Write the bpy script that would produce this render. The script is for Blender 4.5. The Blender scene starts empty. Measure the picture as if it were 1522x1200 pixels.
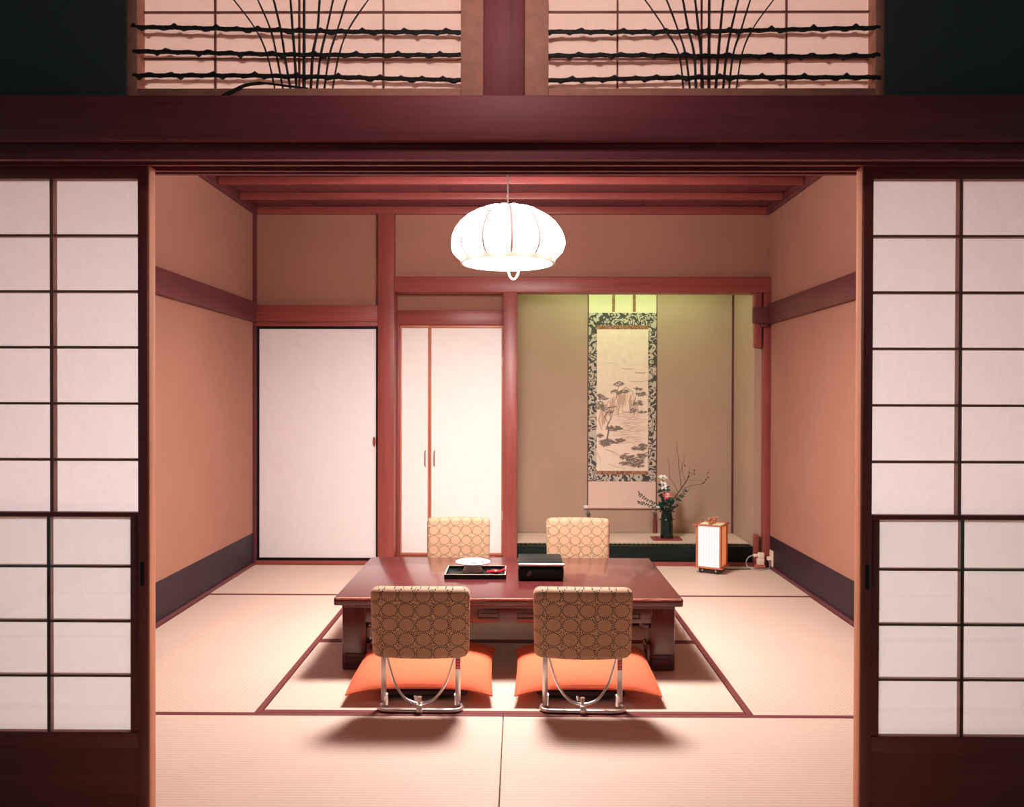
import bpy, bmesh, math, random
from mathutils import Vector, Matrix
random.seed(7)
R = math.radians
scene = bpy.context.scene

# ------------------------------------------------------------------ camera, world, exposure
cam_d = bpy.data.cameras.new('camera')
cam_d.sensor_width = 36.0
cam_d.lens = 36.0 * 1215.87 / 1522
cam_d.clip_start = 0.05
cam = bpy.data.objects.new('camera', cam_d)
scene.collection.objects.link(cam)
YAW, PIT, ROL = -0.0076, -0.0078, 0.0024
fwd = Vector((math.sin(YAW) * math.cos(PIT), math.cos(YAW) * math.cos(PIT), math.sin(PIT)))
right0 = Vector((math.cos(YAW), -math.sin(YAW), 0))
up0 = right0.cross(fwd)
right = right0 * math.cos(ROL) + up0 * math.sin(ROL)
up = up0 * math.cos(ROL) - right0 * math.sin(ROL)
cam.matrix_world = Matrix(((right.x, up.x, -fwd.x, 0.0524), (right.y, up.y, -fwd.y, -3.0259),
                           (right.z, up.z, -fwd.z, 1.1759), (0, 0, 0, 1)))
scene.camera = cam
world = bpy.data.worlds.new('teal_fill')
scene.world = world
world.use_nodes = True
world.node_tree.nodes['Background'].inputs[0].default_value = (0.22, 0.90, 0.86, 1)   # teal fill light, added to tone the dark front room
world.node_tree.nodes['Background'].inputs[1].default_value = 0.125
scene.view_settings.view_transform = 'Standard'
scene.view_settings.look = 'None'
scene.view_settings.gamma = 1.0
scene.view_settings.exposure = 0.6
scene.view_settings.use_curve_mapping = False
scene.cycles.max_bounces = 14
scene.cycles.diffuse_bounces = 8
scene.cycles.transmission_bounces = 8
scene.cycles.transparent_max_bounces = 12
scene.cycles.sample_clamp_indirect = 8.0
scene.cycles.use_denoising = True

LAMP_SIDE, LAMP_DISC, TUBE, ANDON = 38.0, 140.0, 22.0, 0.52
WARM = (1.0, 0.91, 0.87)

# ------------------------------------------------------------------ materials
MATS = {}


def new_mat(name):
    m = bpy.data.materials.new(name)
    m.use_nodes = True
    nt = m.node_tree
    return m, nt, nt.nodes['Principled BSDF']


def N(nt, t, **kw):
    n = nt.nodes.new(t)
    for k, v in kw.items():
        if k.startswith('i_'):
            key = k[2:]
            n.inputs[int(key) if key.isdigit() else key.replace('_', ' ')].default_value = v
        else:
            setattr(n, k, v)
    return n


def L(nt, a, b):
    nt.links.new(a, b)


def ramp(nt, stops):
    r = N(nt, 'ShaderNodeValToRGB')
    el = r.color_ramp.elements
    while len(el) < len(stops):
        el.new(0.5)
    for e, (p, c) in zip(el, stops):
        e.position = p
        e.color = (*c, 1)
    return r


def mul(c, k):
    return tuple(x * k for x in c)


def bump(nt, b, h, strength=0.2, dist=0.002):
    n = N(nt, 'ShaderNodeBump')
    n.inputs['Strength'].default_value = strength
    n.inputs['Distance'].default_value = dist
    L(nt, h, n.inputs['Height'])
    L(nt, n.outputs[0], b.inputs['Normal'])


def plain(name, col, rough=0.5, metal=0.0, noise=0.0, scale=40, spec=0.5, coat=0.0):
    if name in MATS:
        return MATS[name]
    m, nt, b = new_mat(name)
    b.inputs['Base Color'].default_value = (*col, 1)
    b.inputs['Roughness'].default_value = rough
    b.inputs['Metallic'].default_value = metal
    b.inputs['Specular IOR Level'].default_value = spec
    b.inputs['Coat Weight'].default_value = coat
    b.inputs['Coat Roughness'].default_value = 0.1
    if noise:
        tc = N(nt, 'ShaderNodeTexCoord')
        nz = N(nt, 'ShaderNodeTexNoise', i_Scale=scale, i_Detail=5)
        L(nt, tc.outputs['Object'], nz.inputs['Vector'])
        r = ramp(nt, [(0.3, mul(col, 1 - noise)), (0.7, mul(col, 1 + noise))])
        L(nt, nz.outputs[0], r.inputs[0])
        L(nt, r.outputs[0], b.inputs['Base Color'])
        bump(nt, b, nz.outputs[0], 0.15)
    MATS[name] = m
    return m


def wood(name, col, axis, rough=0.42, contrast=0.35, coat=0.0):
    key = name + '_' + 'xyz'[axis]
    if key in MATS:
        return MATS[key]
    m, nt, b = new_mat(key)
    tc = N(nt, 'ShaderNodeTexCoord')
    mp = N(nt, 'ShaderNodeMapping')
    sc = [34.0, 34.0, 34.0]
    sc[axis] = 1.6
    mp.inputs['Scale'].default_value = sc
    L(nt, tc.outputs['Object'], mp.inputs['Vector'])
    n1 = N(nt, 'ShaderNodeTexNoise', i_Scale=1.0, i_Detail=6, i_Roughness=0.62, i_Distortion=0.6)
    L(nt, mp.outputs[0], n1.inputs['Vector'])
    n2 = N(nt, 'ShaderNodeTexNoise', i_Scale=2.2, i_Detail=2)
    L(nt, tc.outputs['Object'], n2.inputs['Vector'])
    r = ramp(nt, [(0.25, mul(col, 1 - contrast)), (0.5, col), (0.78, mul(col, 1 + contrast))])
    mx = N(nt, 'ShaderNodeMath', operation='MULTIPLY_ADD', i_1=0.72)
    L(nt, n1.outputs[0], mx.inputs[0])
    m2 = N(nt, 'ShaderNodeMath', operation='MULTIPLY', i_1=0.28)
    L(nt, n2.outputs[0], m2.inputs[0])
    L(nt, m2.outputs[0], mx.inputs[2])
    L(nt, mx.outputs[0], r.inputs[0])
    L(nt, r.outputs[0], b.inputs['Base Color'])
    b.inputs['Roughness'].default_value = rough
    b.inputs['Coat Weight'].default_value = coat
    b.inputs['Coat Roughness'].default_value = 0.12
    bump(nt, b, n1.outputs[0], 0.12, 0.001)
    MATS[key] = m
    return m


REDWOOD = (0.285, 0.062, 0.052)
DARKWOOD = (0.125, 0.028, 0.033)
PALEWOOD = (0.55, 0.19, 0.10)
LACQ = (0.100, 0.017, 0.018)


def rw(a): return wood('red_wood', REDWOOD, a)
def dw(a): return wood('dark_wood', DARKWOOD, a, rough=0.5)
def kw(a): return wood('lattice_wood', (0.34, 0.13, 0.095), a)
def fw_(a): return wood('lintel_wood', (0.235, 0.043, 0.056), a, rough=0.6, contrast=0.4)
def pw(a): return wood('pale_wood', PALEWOOD, a)
def lq(a): return wood('lacquer_wood', LACQ, a, rough=0.24, contrast=0.22, coat=0.6)


def plaster(name, col):
    m, nt, b = new_mat(name)
    tc = N(nt, 'ShaderNodeTexCoord')
    n1 = N(nt, 'ShaderNodeTexNoise', i_Scale=260, i_Detail=4)
    n2 = N(nt, 'ShaderNodeTexNoise', i_Scale=2.0, i_Detail=3)
    L(nt, tc.outputs['Object'], n1.inputs['Vector'])
    L(nt, tc.outputs['Object'], n2.inputs['Vector'])
    ad = N(nt, 'ShaderNodeMath', operation='ADD')
    L(nt, n1.outputs[0], ad.inputs[0])
    L(nt, n2.outputs[0], ad.inputs[1])
    r = ramp(nt, [(0.30, mul(col, 0.9)), (0.70, mul(col, 1.08))])
    hf = N(nt, 'ShaderNodeMath', operation='MULTIPLY', i_1=0.5)
    L(nt, ad.outputs[0], hf.inputs[0])
    L(nt, hf.outputs[0], r.inputs[0])
    L(nt, r.outputs[0], b.inputs['Base Color'])
    b.inputs['Roughness'].default_value = 0.9
    b.inputs['Specular IOR Level'].default_value = 0.15
    bump(nt, b, n1.outputs[0], 0.25, 0.001)
    MATS[name] = m
    return m


def paper(name, col, diff=0.12):
    m, nt, b = new_mat(name)
    nt.nodes.remove(b)
    out = nt.nodes['Material Output']
    tc = N(nt, 'ShaderNodeTexCoord')
    mp = N(nt, 'ShaderNodeMapping')
    mp.inputs['Scale'].default_value = (60, 60, 25)
    L(nt, tc.outputs['Object'], mp.inputs['Vector'])
    nz = N(nt, 'ShaderNodeTexNoise', i_Scale=1.0, i_Detail=6, i_Roughness=0.7, i_Distortion=1.2)
    L(nt, mp.outputs[0], nz.inputs['Vector'])
    r = ramp(nt, [(0.3, mul(col, 0.94)), (0.7, col)])
    L(nt, nz.outputs[0], r.inputs[0])
    t = N(nt, 'ShaderNodeBsdfTranslucent')
    d = N(nt, 'ShaderNodeBsdfDiffuse')
    L(nt, r.outputs[0], t.inputs[0])
    L(nt, r.outputs[0], d.inputs[0])
    mx = N(nt, 'ShaderNodeMixShader', i_0=diff)
    L(nt, t.outputs[0], mx.inputs[1])
    L(nt, d.outputs[0], mx.inputs[2])
    L(nt, mx.outputs[0], out.inputs[0])
    MATS[name] = m
    return m


def emit(name, col, strength, base=(0.8, 0.8, 0.8)):
    m, nt, b = new_mat(name)
    b.inputs['Base Color'].default_value = (*base, 1)
    b.inputs['Emission Color'].default_value = (*col, 1)
    b.inputs['Emission Strength'].default_value = strength
    b.inputs['Roughness'].default_value = 0.8
    MATS[name] = m
    return m


def glass(name):
    m, nt, b = new_mat(name)
    nt.nodes.remove(b)
    out = nt.nodes['Material Output']
    fr = N(nt, 'ShaderNodeFresnel', i_IOR=1.45)
    tr = N(nt, 'ShaderNodeBsdfTransparent')
    tr.inputs[0].default_value = (0.95, 0.97, 0.96, 1)
    gl = N(nt, 'ShaderNodeBsdfGlossy', i_Roughness=0.02)
    mx = N(nt, 'ShaderNodeMixShader')
    L(nt, fr.outputs[0], mx.inputs[0])
    L(nt, tr.outputs[0], mx.inputs[1])
    L(nt, gl.outputs[0], mx.inputs[2])
    L(nt, mx.outputs[0], out.inputs[0])
    MATS[name] = m
    return m


def tatami(name, col, axis):
    """woven rush: ribs run along the mat's long axis"""
    m, nt, b = new_mat(name)
    tc = N(nt, 'ShaderNodeTexCoord')
    w = N(nt, 'ShaderNodeTexWave', wave_type='BANDS', bands_direction='XYZ'[axis], i_Scale=20.0, i_Distortion=0.25, i_Detail=1)
    L(nt, tc.outputs['Object'], w.inputs['Vector'])
    mp = N(nt, 'ShaderNodeMapping')
    mp.inputs['Scale'].default_value = (260, 40, 40) if axis == 1 else (40, 260, 40)
    L(nt, tc.outputs['Object'], mp.inputs['Vector'])
    nz = N(nt, 'ShaderNodeTexNoise', i_Scale=1.0, i_Detail=3)
    L(nt, mp.outputs[0], nz.inputs['Vector'])
    nb = N(nt, 'ShaderNodeTexNoise', i_Scale=3.0, i_Detail=3)
    L(nt, tc.outputs['Object'], nb.inputs['Vector'])
    a = N(nt, 'ShaderNodeMath', operation='MULTIPLY_ADD', i_1=0.30)
    L(nt, w.outputs['Fac'], a.inputs[0])
    a2 = N(nt, 'ShaderNodeMath', operation='MULTIPLY_ADD', i_1=0.40)
    L(nt, nz.outputs[0], a2.inputs[0])
    a3 = N(nt, 'ShaderNodeMath', operation='MULTIPLY', i_1=0.3)
    L(nt, nb.outputs[0], a3.inputs[0])
    L(nt, a3.outputs[0], a2.inputs[2])
    L(nt, a2.outputs[0], a.inputs[2])
    r = ramp(nt, [(0.25, mul(col, 0.84)), (0.75, mul(col, 1.06))])
    L(nt, a.outputs[0], r.inputs[0])
    L(nt, r.outputs[0], b.inputs['Base Color'])
    b.inputs['Roughness'].default_value = 0.55
    b.inputs['Specular IOR Level'].default_value = 0.35
    bump(nt, b, w.outputs['Fac'], 0.35, 0.0012)
    MATS[name] = m
    return m


def brocade_circles(name):
    """gold cloth with rows of touching dotted rings, in the object's own x/z plane"""
    m, nt, b = new_mat(name)
    tc = N(nt, 'ShaderNodeTexCoord')
    sp = N(nt, 'ShaderNodeSeparateXYZ')
    L(nt, tc.outputs['Object'], sp.inputs[0])

    def M(op, a, bb=None, c=None):
        n = N(nt, 'ShaderNodeMath', operation=op)
        for i, v in enumerate((a, bb, c)):
            if v is None:
                continue
            if isinstance(v, (int, float)):
                n.inputs[i].default_value = v
            else:
                L(nt, v, n.inputs[i])
        return n.outputs[0]
    u = M('MULTIPLY', sp.outputs['X'], 1 / 0.0635)
    v = M('MULTIPLY', sp.outputs['Z'], 1 / 0.0560)
    fu = M('SUBTRACT', M('FRACT', M('ADD', u, 100.25)), 0.5)
    fv = M('SUBTRACT', M('FRACT', M('ADD', v, 100.1)), 0.5)
    rr = M('SQRT', M('ADD', M('MULTIPLY', fu, fu), M('MULTIPLY', fv, fv)))
    ang = M('ARCTAN2', fv, fu)
    ring = M('LESS_THAN', M('ABSOLUTE', M('SUBTRACT', rr, 0.455)), 0.040)
    dots = M('GREATER_THAN', M('SINE', M('MULTIPLY', ang, 22.0)), -0.35)
    mask = M('MULTIPLY', ring, dots)
    inner = M('LESS_THAN', rr, 0.40)
    vo = N(nt, 'ShaderNodeTexVoronoi', i_Scale=150)
    L(nt, tc.outputs['Object'], vo.inputs['Vector'])
    outer = M('MULTIPLY', M('GREATER_THAN', rr, 0.5), M('LESS_THAN', vo.outputs['Distance'], 0.42))
    dark = M('MAXIMUM', mask, M('MULTIPLY', outer, 0.8))
    nz = N(nt, 'ShaderNodeTexNoise', i_Scale=420, i_Detail=2)
    L(nt, tc.outputs['Object'], nz.inputs['Vector'])
    gold = ramp(nt, [(0.35, (0.46, 0.26, 0.14)), (0.65, (0.70, 0.45, 0.26))])
    rose = ramp(nt, [(0.35, (0.43, 0.23, 0.135)), (0.65, (0.60, 0.355, 0.21))])
    L(nt, nz.outputs[0], gold.inputs[0])
    L(nt, nz.outputs[0], rose.inputs[0])
    m1 = N(nt, 'ShaderNodeMixRGB')
    L(nt, inner, m1.inputs[0])
    L(nt, gold.outputs[0], m1.inputs[1])
    L(nt, rose.outputs[0], m1.inputs[2])
    m2 = N(nt, 'ShaderNodeMixRGB')
    m2.inputs[2].default_value = (0.060, 0.030, 0.024, 1)
    L(nt, dark, m2.inputs[0])
    L(nt, m1.outputs[0], m2.inputs[1])
    L(nt, m2.outputs[0], b.inputs['Base Color'])
    b.inputs['Roughness'].default_value = 0.75
    b.inputs['Sheen Weight'].default_value = 0.15
    bump(nt, b, nz.outputs[0], 0.3, 0.001)
    MATS[name] = m
    return m


def arabesque(name, c0, c1, scale=55):
    m, nt, b = new_mat(name)
    tc = N(nt, 'ShaderNodeTexCoord')
    nz = N(nt, 'ShaderNodeTexNoise', i_Scale=scale, i_Detail=0.5, i_Distortion=1.6)
    L(nt, tc.outputs['Object'], nz.inputs['Vector'])
    s = N(nt, 'ShaderNodeMath', operation='MULTIPLY', i_1=20.0)
    L(nt, nz.outputs[0], s.inputs[0])
    s2 = N(nt, 'ShaderNodeMath', operation='SINE')
    L(nt, s.outputs[0], s2.inputs[0])
    r = ramp(nt, [(0.42, c0), (0.58, c1)])
    mr = N(nt, 'ShaderNodeMapRange', i_1=-1.0, i_2=1.0)
    L(nt, s2.outputs[0], mr.inputs[0])
    L(nt, mr.outputs[0], r.inputs[0])
    L(nt, r.outputs[0], b.inputs['Base Color'])
    b.inputs['Roughness'].default_value = 0.7
    MATS[name] = m
    return m


def dashes(name, c0, c1, scale):
    m, nt, b = new_mat(name)
    tc = N(nt, 'ShaderNodeTexCoord')
    ck = N(nt, 'ShaderNodeTexChecker', i_Scale=scale)
    ck.inputs[1].default_value = (*c0, 1)
    ck.inputs[2].default_value = (*c1, 1)
    mp = N(nt, 'ShaderNodeMapping')
    mp.inputs['Scale'].default_value = (1, 1, 0.001)
    L(nt, tc.outputs['Object'], mp.inputs[0])
    L(nt, mp.outputs[0], ck.inputs[0])
    L(nt, ck.outputs[0], b.inputs['Base Color'])
    b.inputs['Roughness'].default_value = 0.8
    MATS[name] = m
    return m


M_PLASTER = plaster('plaster_rose', (0.365, 0.172, 0.122))
M_ALCOVE = plaster('plaster_alcove', (0.44, 0.30, 0.22))
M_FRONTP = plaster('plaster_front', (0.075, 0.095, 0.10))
M_RANMA_FRAME = plain('transom_board', (0.55, 0.25, 0.18), 0.7, noise=0.12, scale=30)
M_SKIRT = plain('skirting_paper', (0.024, 0.010, 0.017), 0.5, spec=0.3, noise=0.2, scale=6)
M_BLACK = plain('black_lacquer', (0.006, 0.011, 0.010), 0.38, spec=0.22)
M_INK = plain('ink_black', (0.012, 0.014, 0.014), 0.5)
M_TWIG = plain('dark_twig', (0.018, 0.017, 0.016), 0.6, noise=0.4, scale=120)
M_FUSUMA = plain('fusuma_paper', (0.84, 0.80, 0.80), 0.85, noise=0.012, scale=18, spec=0.15)
M_CLOSET = plain('closet_paper', (0.90, 0.87, 0.83), 0.85, noise=0.02, scale=18, spec=0.15)
M_SHOJI = paper('shoji_paper', (0.82, 0.82, 0.85))
M_RPAPER = paper('transom_paper', (0.92, 0.70, 0.61))
M_GLASS = glass('window_glass')
M_TAT_X = tatami('tatami_x', (0.73, 0.54, 0.44), 1)
M_TAT_Y = tatami('tatami_y', (0.73, 0.54, 0.44), 0)
M_BORDER = plain('mat_border', (0.16, 0.028, 0.026), 0.8, noise=0.15, scale=200)
M_CHROME = plain('chrome', (0.90, 0.88, 0.86), 0.3, metal=1.0)
M_CHAIR = brocade_circles('chair_brocade')
M_CUSH = plain('orange_cotton', (0.80, 0.175, 0.085), 0.85, noise=0.08, scale=90, spec=0.1)
M_WHITE = plain('white_china', (0.70, 0.70, 0.70), 0.25)
M_RED = plain('red_lacquer', (0.62, 0.02, 0.03), 0.25, coat=0.5)
M_CREAM = plain('cream_plastic', (0.80, 0.62, 0.50), 0.4)
M_SHADE = emit('lamp_cloth', WARM, LAMP_SIDE)
M_DISC = emit('lamp_diffuser', WARM, LAMP_DISC)

# ------------------------------------------------------------------ mesh helpers
COL = scene.collection


class B:
    """collects shapes into one bmesh"""

    def __init__(self):
        self.bm = bmesh.new()

    def box(self, x0, x1, y0, y1, z0, z1, bev=0.0, seg=2, mtx=None):
        r = bmesh.ops.create_cube(self.bm, size=1.0)
        vs = r['verts']
        for v in vs:
            v.co = Vector(((x0 + x1) / 2 + v.co.x * (x1 - x0), (y0 + y1) / 2 + v.co.y * (y1 - y0),
                           (z0 + z1) / 2 + v.co.z * (z1 - z0)))
        if bev > 0:
            es = list({e for v in vs for e in v.link_edges})
            g = bmesh.ops.bevel(self.bm, geom=es, offset=bev, segments=seg, affect='EDGES', profile=0.5)
            vs = list({v for f in g['faces'] for v in f.verts})
            # every vertex of this island
            seen, todo = set(vs), list(vs)
            while todo:
                v = todo.pop()
                for e in v.link_edges:
                    w = e.other_vert(v)
                    if w not in seen:
                        seen.add(w)
                        todo.append(w)
            vs = list(seen)
        if mtx is not None:
            bmesh.ops.transform(self.bm, matrix=mtx, verts=vs)
        return self

    def tube(self, pts, rad, n=8, cap=True):
        pts = [Vector(p) for p in pts]
        rads = rad if isinstance(rad, (list, tuple)) else [rad] * len(pts)
        rings = []
        t0 = (pts[1] - pts[0]).normalized()
        ref = Vector((0, 0, 1)) if abs(t0.z) < 0.9 else Vector((0, 1, 0))
        nrm = t0.cross(ref).normalized()
        for i, p in enumerate(pts):
            a = pts[max(i - 1, 0)]
            c = pts[min(i + 1, len(pts) - 1)]
            t = (c - a).normalized()
            nrm = (nrm - t * nrm.dot(t)).normalized()
            bn = t.cross(nrm)
            rings.append([self.bm.verts.new(p + (nrm * math.cos(k * 2 * math.pi / n) + bn * math.sin(k * 2 * math.pi / n)) * rads[i])
                          for k in range(n)])
        for a, c in zip(rings, rings[1:]):
            for k in range(n):
                self.bm.faces.new((a[k], a[(k + 1) % n], c[(k + 1) % n], c[k]))
        if cap:
            self.bm.faces.new(rings[0][::-1])
            self.bm.faces.new(rings[-1])
        return self

    def lathe(self, prof, n=24, cx=0, cy=0, cz=0):
        rings = []
        for r, z in prof:
            if r < 1e-5:
                rings.append([self.bm.verts.new((cx, cy, cz + z))])
            else:
                rings.append([self.bm.verts.new((cx + r * math.cos(k * 2 * math.pi / n), cy + r * math.sin(k * 2 * math.pi / n), cz + z))
                              for k in range(n)])
        for a, c in zip(rings, rings[1:]):
            for k in range(n):
                k2 = (k + 1) % n
                if len(a) == 1 and len(c) == 1:
                    continue
                if len(a) == 1:
                    self.bm.faces.new((a[0], c[k2], c[k]))
                elif len(c) == 1:
                    self.bm.faces.new((a[k], a[k2], c[0]))
                else:
                    self.bm.faces.new((a[k], a[k2], c[k2], c[k]))
        return self

    def poly(self, pts):
        self.bm.faces.new([self.bm.verts.new(p) for p in pts])
        return self

    def ball(self, c, r, sx=1, sy=1, sz=1, sub=2):
        g = bmesh.ops.create_icosphere(self.bm, subdivisions=sub, radius=r)
        for v in g['verts']:
            v.co = Vector((c[0] + v.co.x * sx, c[1] + v.co.y * sy, c[2] + v.co.z * sz))
        return self

    def mesh(self, name, smooth=True):
        me = bpy.data.meshes.new(name)
        bmesh.ops.recalc_face_normals(self.bm, faces=self.bm.faces[:])
        self.bm.to_mesh(me)
        self.bm.free()
        if smooth and len(me.polygons) > 6:
            me.polygons.foreach_set('use_smooth', [True] * len(me.polygons))
            me.set_sharp_from_angle(angle=R(38))
        return me

    def build(self, name, mat, parent=None, loc=None, rot=None):
        return link(name, self.mesh(name), mat, parent, loc, rot)


def link(name, me, mat, parent=None, loc=None, rot=None):
    o = bpy.data.objects.new(name, me)
    if mat is not None and not me.materials:
        me.materials.append(mat)
    COL.objects.link(o)
    if parent is not None:
        o.parent = parent
    if loc is not None:
        o.location = loc
    if rot is not None:
        o.rotation_euler = rot
    return o


def box(name, mat, dims, parent=None, bev=0.0, seg=2):
    return B().box(*dims, bev=bev, seg=seg).build(name, mat, parent)


def tag(o, label, cat, group=None, kind=None):
    o['label'] = label
    o['category'] = cat
    if group:
        o['group'] = group
    if kind:
        o['kind'] = kind
    return o


def struct(o, label, cat):
    return tag(o, label, cat, kind='structure')


def thing(name, label, cat, loc=(0, 0, 0), rotz=0.0, group=None, kind=None):
    o = bpy.data.objects.new(name, None)
    o.empty_display_size = 0.05
    COL.objects.link(o)
    o.location = loc
    o.rotation_euler = (0, 0, rotz)
    return tag(o, label, cat, group, kind)


def dup(root, loc, rotz, label):
    r = root.copy()
    COL.objects.link(r)
    r.location = loc
    r.rotation_euler = (0, 0, rotz)
    r['label'] = label
    for ch in list(root.children):
        c = ch.copy()
        COL.objects.link(c)
        c.parent = r
        for g in list(ch.children):
            d = g.copy()
            COL.objects.link(d)
            d.parent = c
    return r


def smooth_path(pts, k=6):
    """Catmull-Rom through the points"""
    P = [Vector(p) for p in pts]
    out = []
    for i in range(len(P) - 1):
        p0, p1, p2, p3 = P[max(i - 1, 0)], P[i], P[i + 1], P[min(i + 2, len(P) - 1)]
        for j in range(k):
            t = j / k
            out.append(0.5 * ((2 * p1) + (-p0 + p2) * t + (2 * p0 - 5 * p1 + 4 * p2 - p3) * t * t + (-p0 + 3 * p1 - 3 * p2 + p3) * t ** 3))
    out.append(P[-1])
    return out


# ------------------------------------------------------------------ the room shell
XL, XR, YF, YB = -1.80, 1.80, -0.90, 2.70
ZC = 2.50                                     # ceiling boards

floor = struct(box('floor', dw(0), (-3.2, 3.2, -5.2, 3.32, -0.14, -0.06)), 'dark timber floor base under the woven tatami mats', 'floor')


def mat_piece(x0, x1, y0, y1, axis, ends=True):
    """one tatami mat with cloth borders on its two long sides"""
    g = 0.0012
    o = box('tatami_mat', M_TAT_X if axis == 0 else M_TAT_Y, (x0 + g, x1 - g, y0 + g, y1 - g, -0.06, 0.0), floor, bev=0.002, seg=1)
    w, h = 0.026, 0.0015
    if axis == 0:
        box('cloth_border', M_BORDER, (x0 + g, x1 - g, y0 + g, y0 + w, -0.02, h), o)
        box('cloth_border', M_BORDER, (x0 + g, x1 - g, y1 - w, y1 - g, -0.02, h), o)
    else:
        box('cloth_border', M_BORDER, (x0 + g, x0 + w, y0 + g, y1 - g, -0.02, h), o)
        box('cloth_border', M_BORDER, (x1 - w, x1 - g, y0 + g, y1 - g, -0.02, h), o)


for x0 in (XL, 0.0):
    mat_piece(x0, x0 + 1.8, -0.9, 0.0, 0)
    mat_piece(x0, x0 + 1.8, 1.8, 2.7, 0)
mat_piece(-1.8, -0.9, 0.0, 1.8, 1)
mat_piece(0.9, 1.8, 0.0, 1.8, 1)
mat_piece(-0.9, 0.9, 0.0, 0.9, 0)
mat_piece(-0.9, 0.9, 0.9, 1.8, 0)
for x0 in (-2.7, -0.9, 0.9):                   # front room, around and behind the camera
    for k in range(4):
        mat_piece(x0, x0 + 1.8, -1.02 - 0.9 * (k + 1), -1.02 - 0.9 * k, 0)
struct(box('trim_threshold', rw(0), (-1.8, 1.8, -1.018, -0.902, -0.06, 0.002)), 'wooden threshold rail the paper screens slide on', 'threshold')

wl = struct(box('wall_left', M_PLASTER, (XL - 0.08, XL, YF, YB + 0.1, -0.06, 2.6)), 'rose tan plaster side wall meeting the large white sliding panel', 'wall')
wr = struct(box('wall_right', M_PLASTER, (XR, XR + 0.08, YF, 3.32, -0.06, 2.6)), 'rose tan plaster side wall meeting the alcove', 'wall')
struct(box('baseboard_left', M_SKIRT, (XL, XL + 0.006, YF, 2.664, 0.022, 0.222)), 'tall dark paper skirting on the wall by the large white sliding panel', 'skirting')
struct(box('baseboard_right', M_SKIRT, (XR - 0.006, XR, YF, 2.63, 0.022, 0.222)), 'tall dark paper skirting on the wall beside the paper lantern', 'skirting')
struct(box('trim_1', dw(1), (XL, XL + 0.018, YF, 2.664, 0.0, 0.021)), 'thin wooden floor strip under the dark skirting by the white sliding panel', 'floor strip')
struct(box('trim_2', dw(1), (XR - 0.018, XR, YF, 2.63, 0.0, 0.021)), 'thin wooden floor strip under the dark skirting beside the lantern', 'floor strip')
struct(box('trim_3', dw(1), (XL, XL + 0.03, YF, 2.66, 1.695, 1.832), bev=0.003), 'dark red wall rail on the wall by the white sliding panel', 'wall rail')

# ceiling: boards running away from the viewer, battens across them
ceil = struct(box('ceiling', dw(1), (-1.9, 1.9, -0.86, 3.32, 2.53, 2.58)), 'dark timber ceiling with boards and cross battens', 'ceiling')
for k in range(8):
    box('ceiling_board', dw(1), (-1.8 + 0.45 * k + 0.001, -1.8 + 0.45 * (k + 1) - 0.001, -0.86, 2.7, ZC + (0.003 if k % 2 else 0.0), 2.53), ceil)
for k in range(8):
    y = 2.275 - 0.38 * k
    box('batten', rw(0), (-1.76, 1.76, y, y + 0.03, 2.458, ZC), ceil, bev=0.003)
struct(box('trim_4', dw(1), (XL, XL + 0.035, -0.86, 2.66, 2.448, ZC), bev=0.004), 'dark ceiling edge moulding over the wall by the white sliding panel', 'moulding')
struct(box('trim_5', dw(1), (XR - 0.035, XR, -0.86, 2.66, 2.448, ZC), bev=0.004), 'dark ceiling edge moulding over the wall beside the alcove', 'moulding')
struct(box('trim_6', rw(0), (XL, XR, 2.66, 2.70, 2.448, ZC), bev=0.004), 'red ceiling edge moulding along the far wall', 'moulding')

# far wall: plaster above the doors
b = B()
b.box(XL, -0.925, 2.70, 2.76, 1.812, 2.53)
b.box(-0.81, XR, 2.70, 2.76, 2.012, 2.53)
wb = struct(b.build('wall_back', M_PLASTER), 'rose tan plaster panels of the far wall above doors and alcove', 'wall')
struct(box('trim_7', rw(2), (-0.925, -0.812, 2.655, 2.90, 0.0, 2.448), bev=0.004), 'tall red wooden post between white sliding panel and closet', 'post')
nj = struct(box('trim_8', rw(0), (XL, -0.926, 2.655, 2.76, 1.70, 1.812), bev=0.003), 'red wooden rail above the large white sliding panel', 'rail')
box('door_head', rw(0), (XL, -0.926, 2.668, 2.76, 1.668, 1.70), nj, bev=0.002)
struct(box('trim_9', rw(0), (-0.812, 1.80, 2.645, 2.78, 1.903, 2.012), bev=0.004), 'long red lintel beam across closet and alcove', 'beam')
struct(box('trim_10', rw(2), (-0.053, 0.046, 2.65, 2.76, 0.0, 1.903), bev=0.006), 'polished red alcove post beside the narrow closet', 'post')
struct(box('trim_11', rw(0), (XL + 0.02, -0.926, 2.665, 2.76, 0.0, 0.026), bev=0.002), 'red wooden sill under the large white sliding panel', 'sill')
struct(box('trim_12', dw(2), (XL, XL + 0.02, 2.665, 2.70, 0.0, 2.448)), 'thin dark corner strip beside the large white sliding panel', 'corner strip')

# large sliding panel (fusuma)
d3 = thing('door_3', 'large white paper sliding panel in a thin black lacquer frame', 'sliding door', (0, 0, 0), kind='structure')
fx0, fx1, fz0, fz1 = -1.778, -0.928, 0.028, 1.667
box('panel', M_FUSUMA, (fx0 + 0.014, fx1 - 0.014, 2.700, 2.716, fz0 + 0.016, fz1 - 0.016), d3)
box('stile', M_BLACK, (fx0, fx0 + 0.015, 2.694, 2.722, fz0, fz1), d3, bev=0.003)
box('stile', M_BLACK, (fx1 - 0.015, fx1, 2.694, 2.722, fz0, fz1), d3, bev=0.003)
box('rail', M_BLACK, (fx0 + 0.015, fx1 - 0.015, 2.694, 2.722, fz0, fz0 + 0.017), d3, bev=0.003)
box('rail', M_BLACK, (fx0 + 0.015, fx1 - 0.015, 2.694, 2.722, fz1 - 0.017, fz1), d3, bev=0.003)
b = B()
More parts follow.
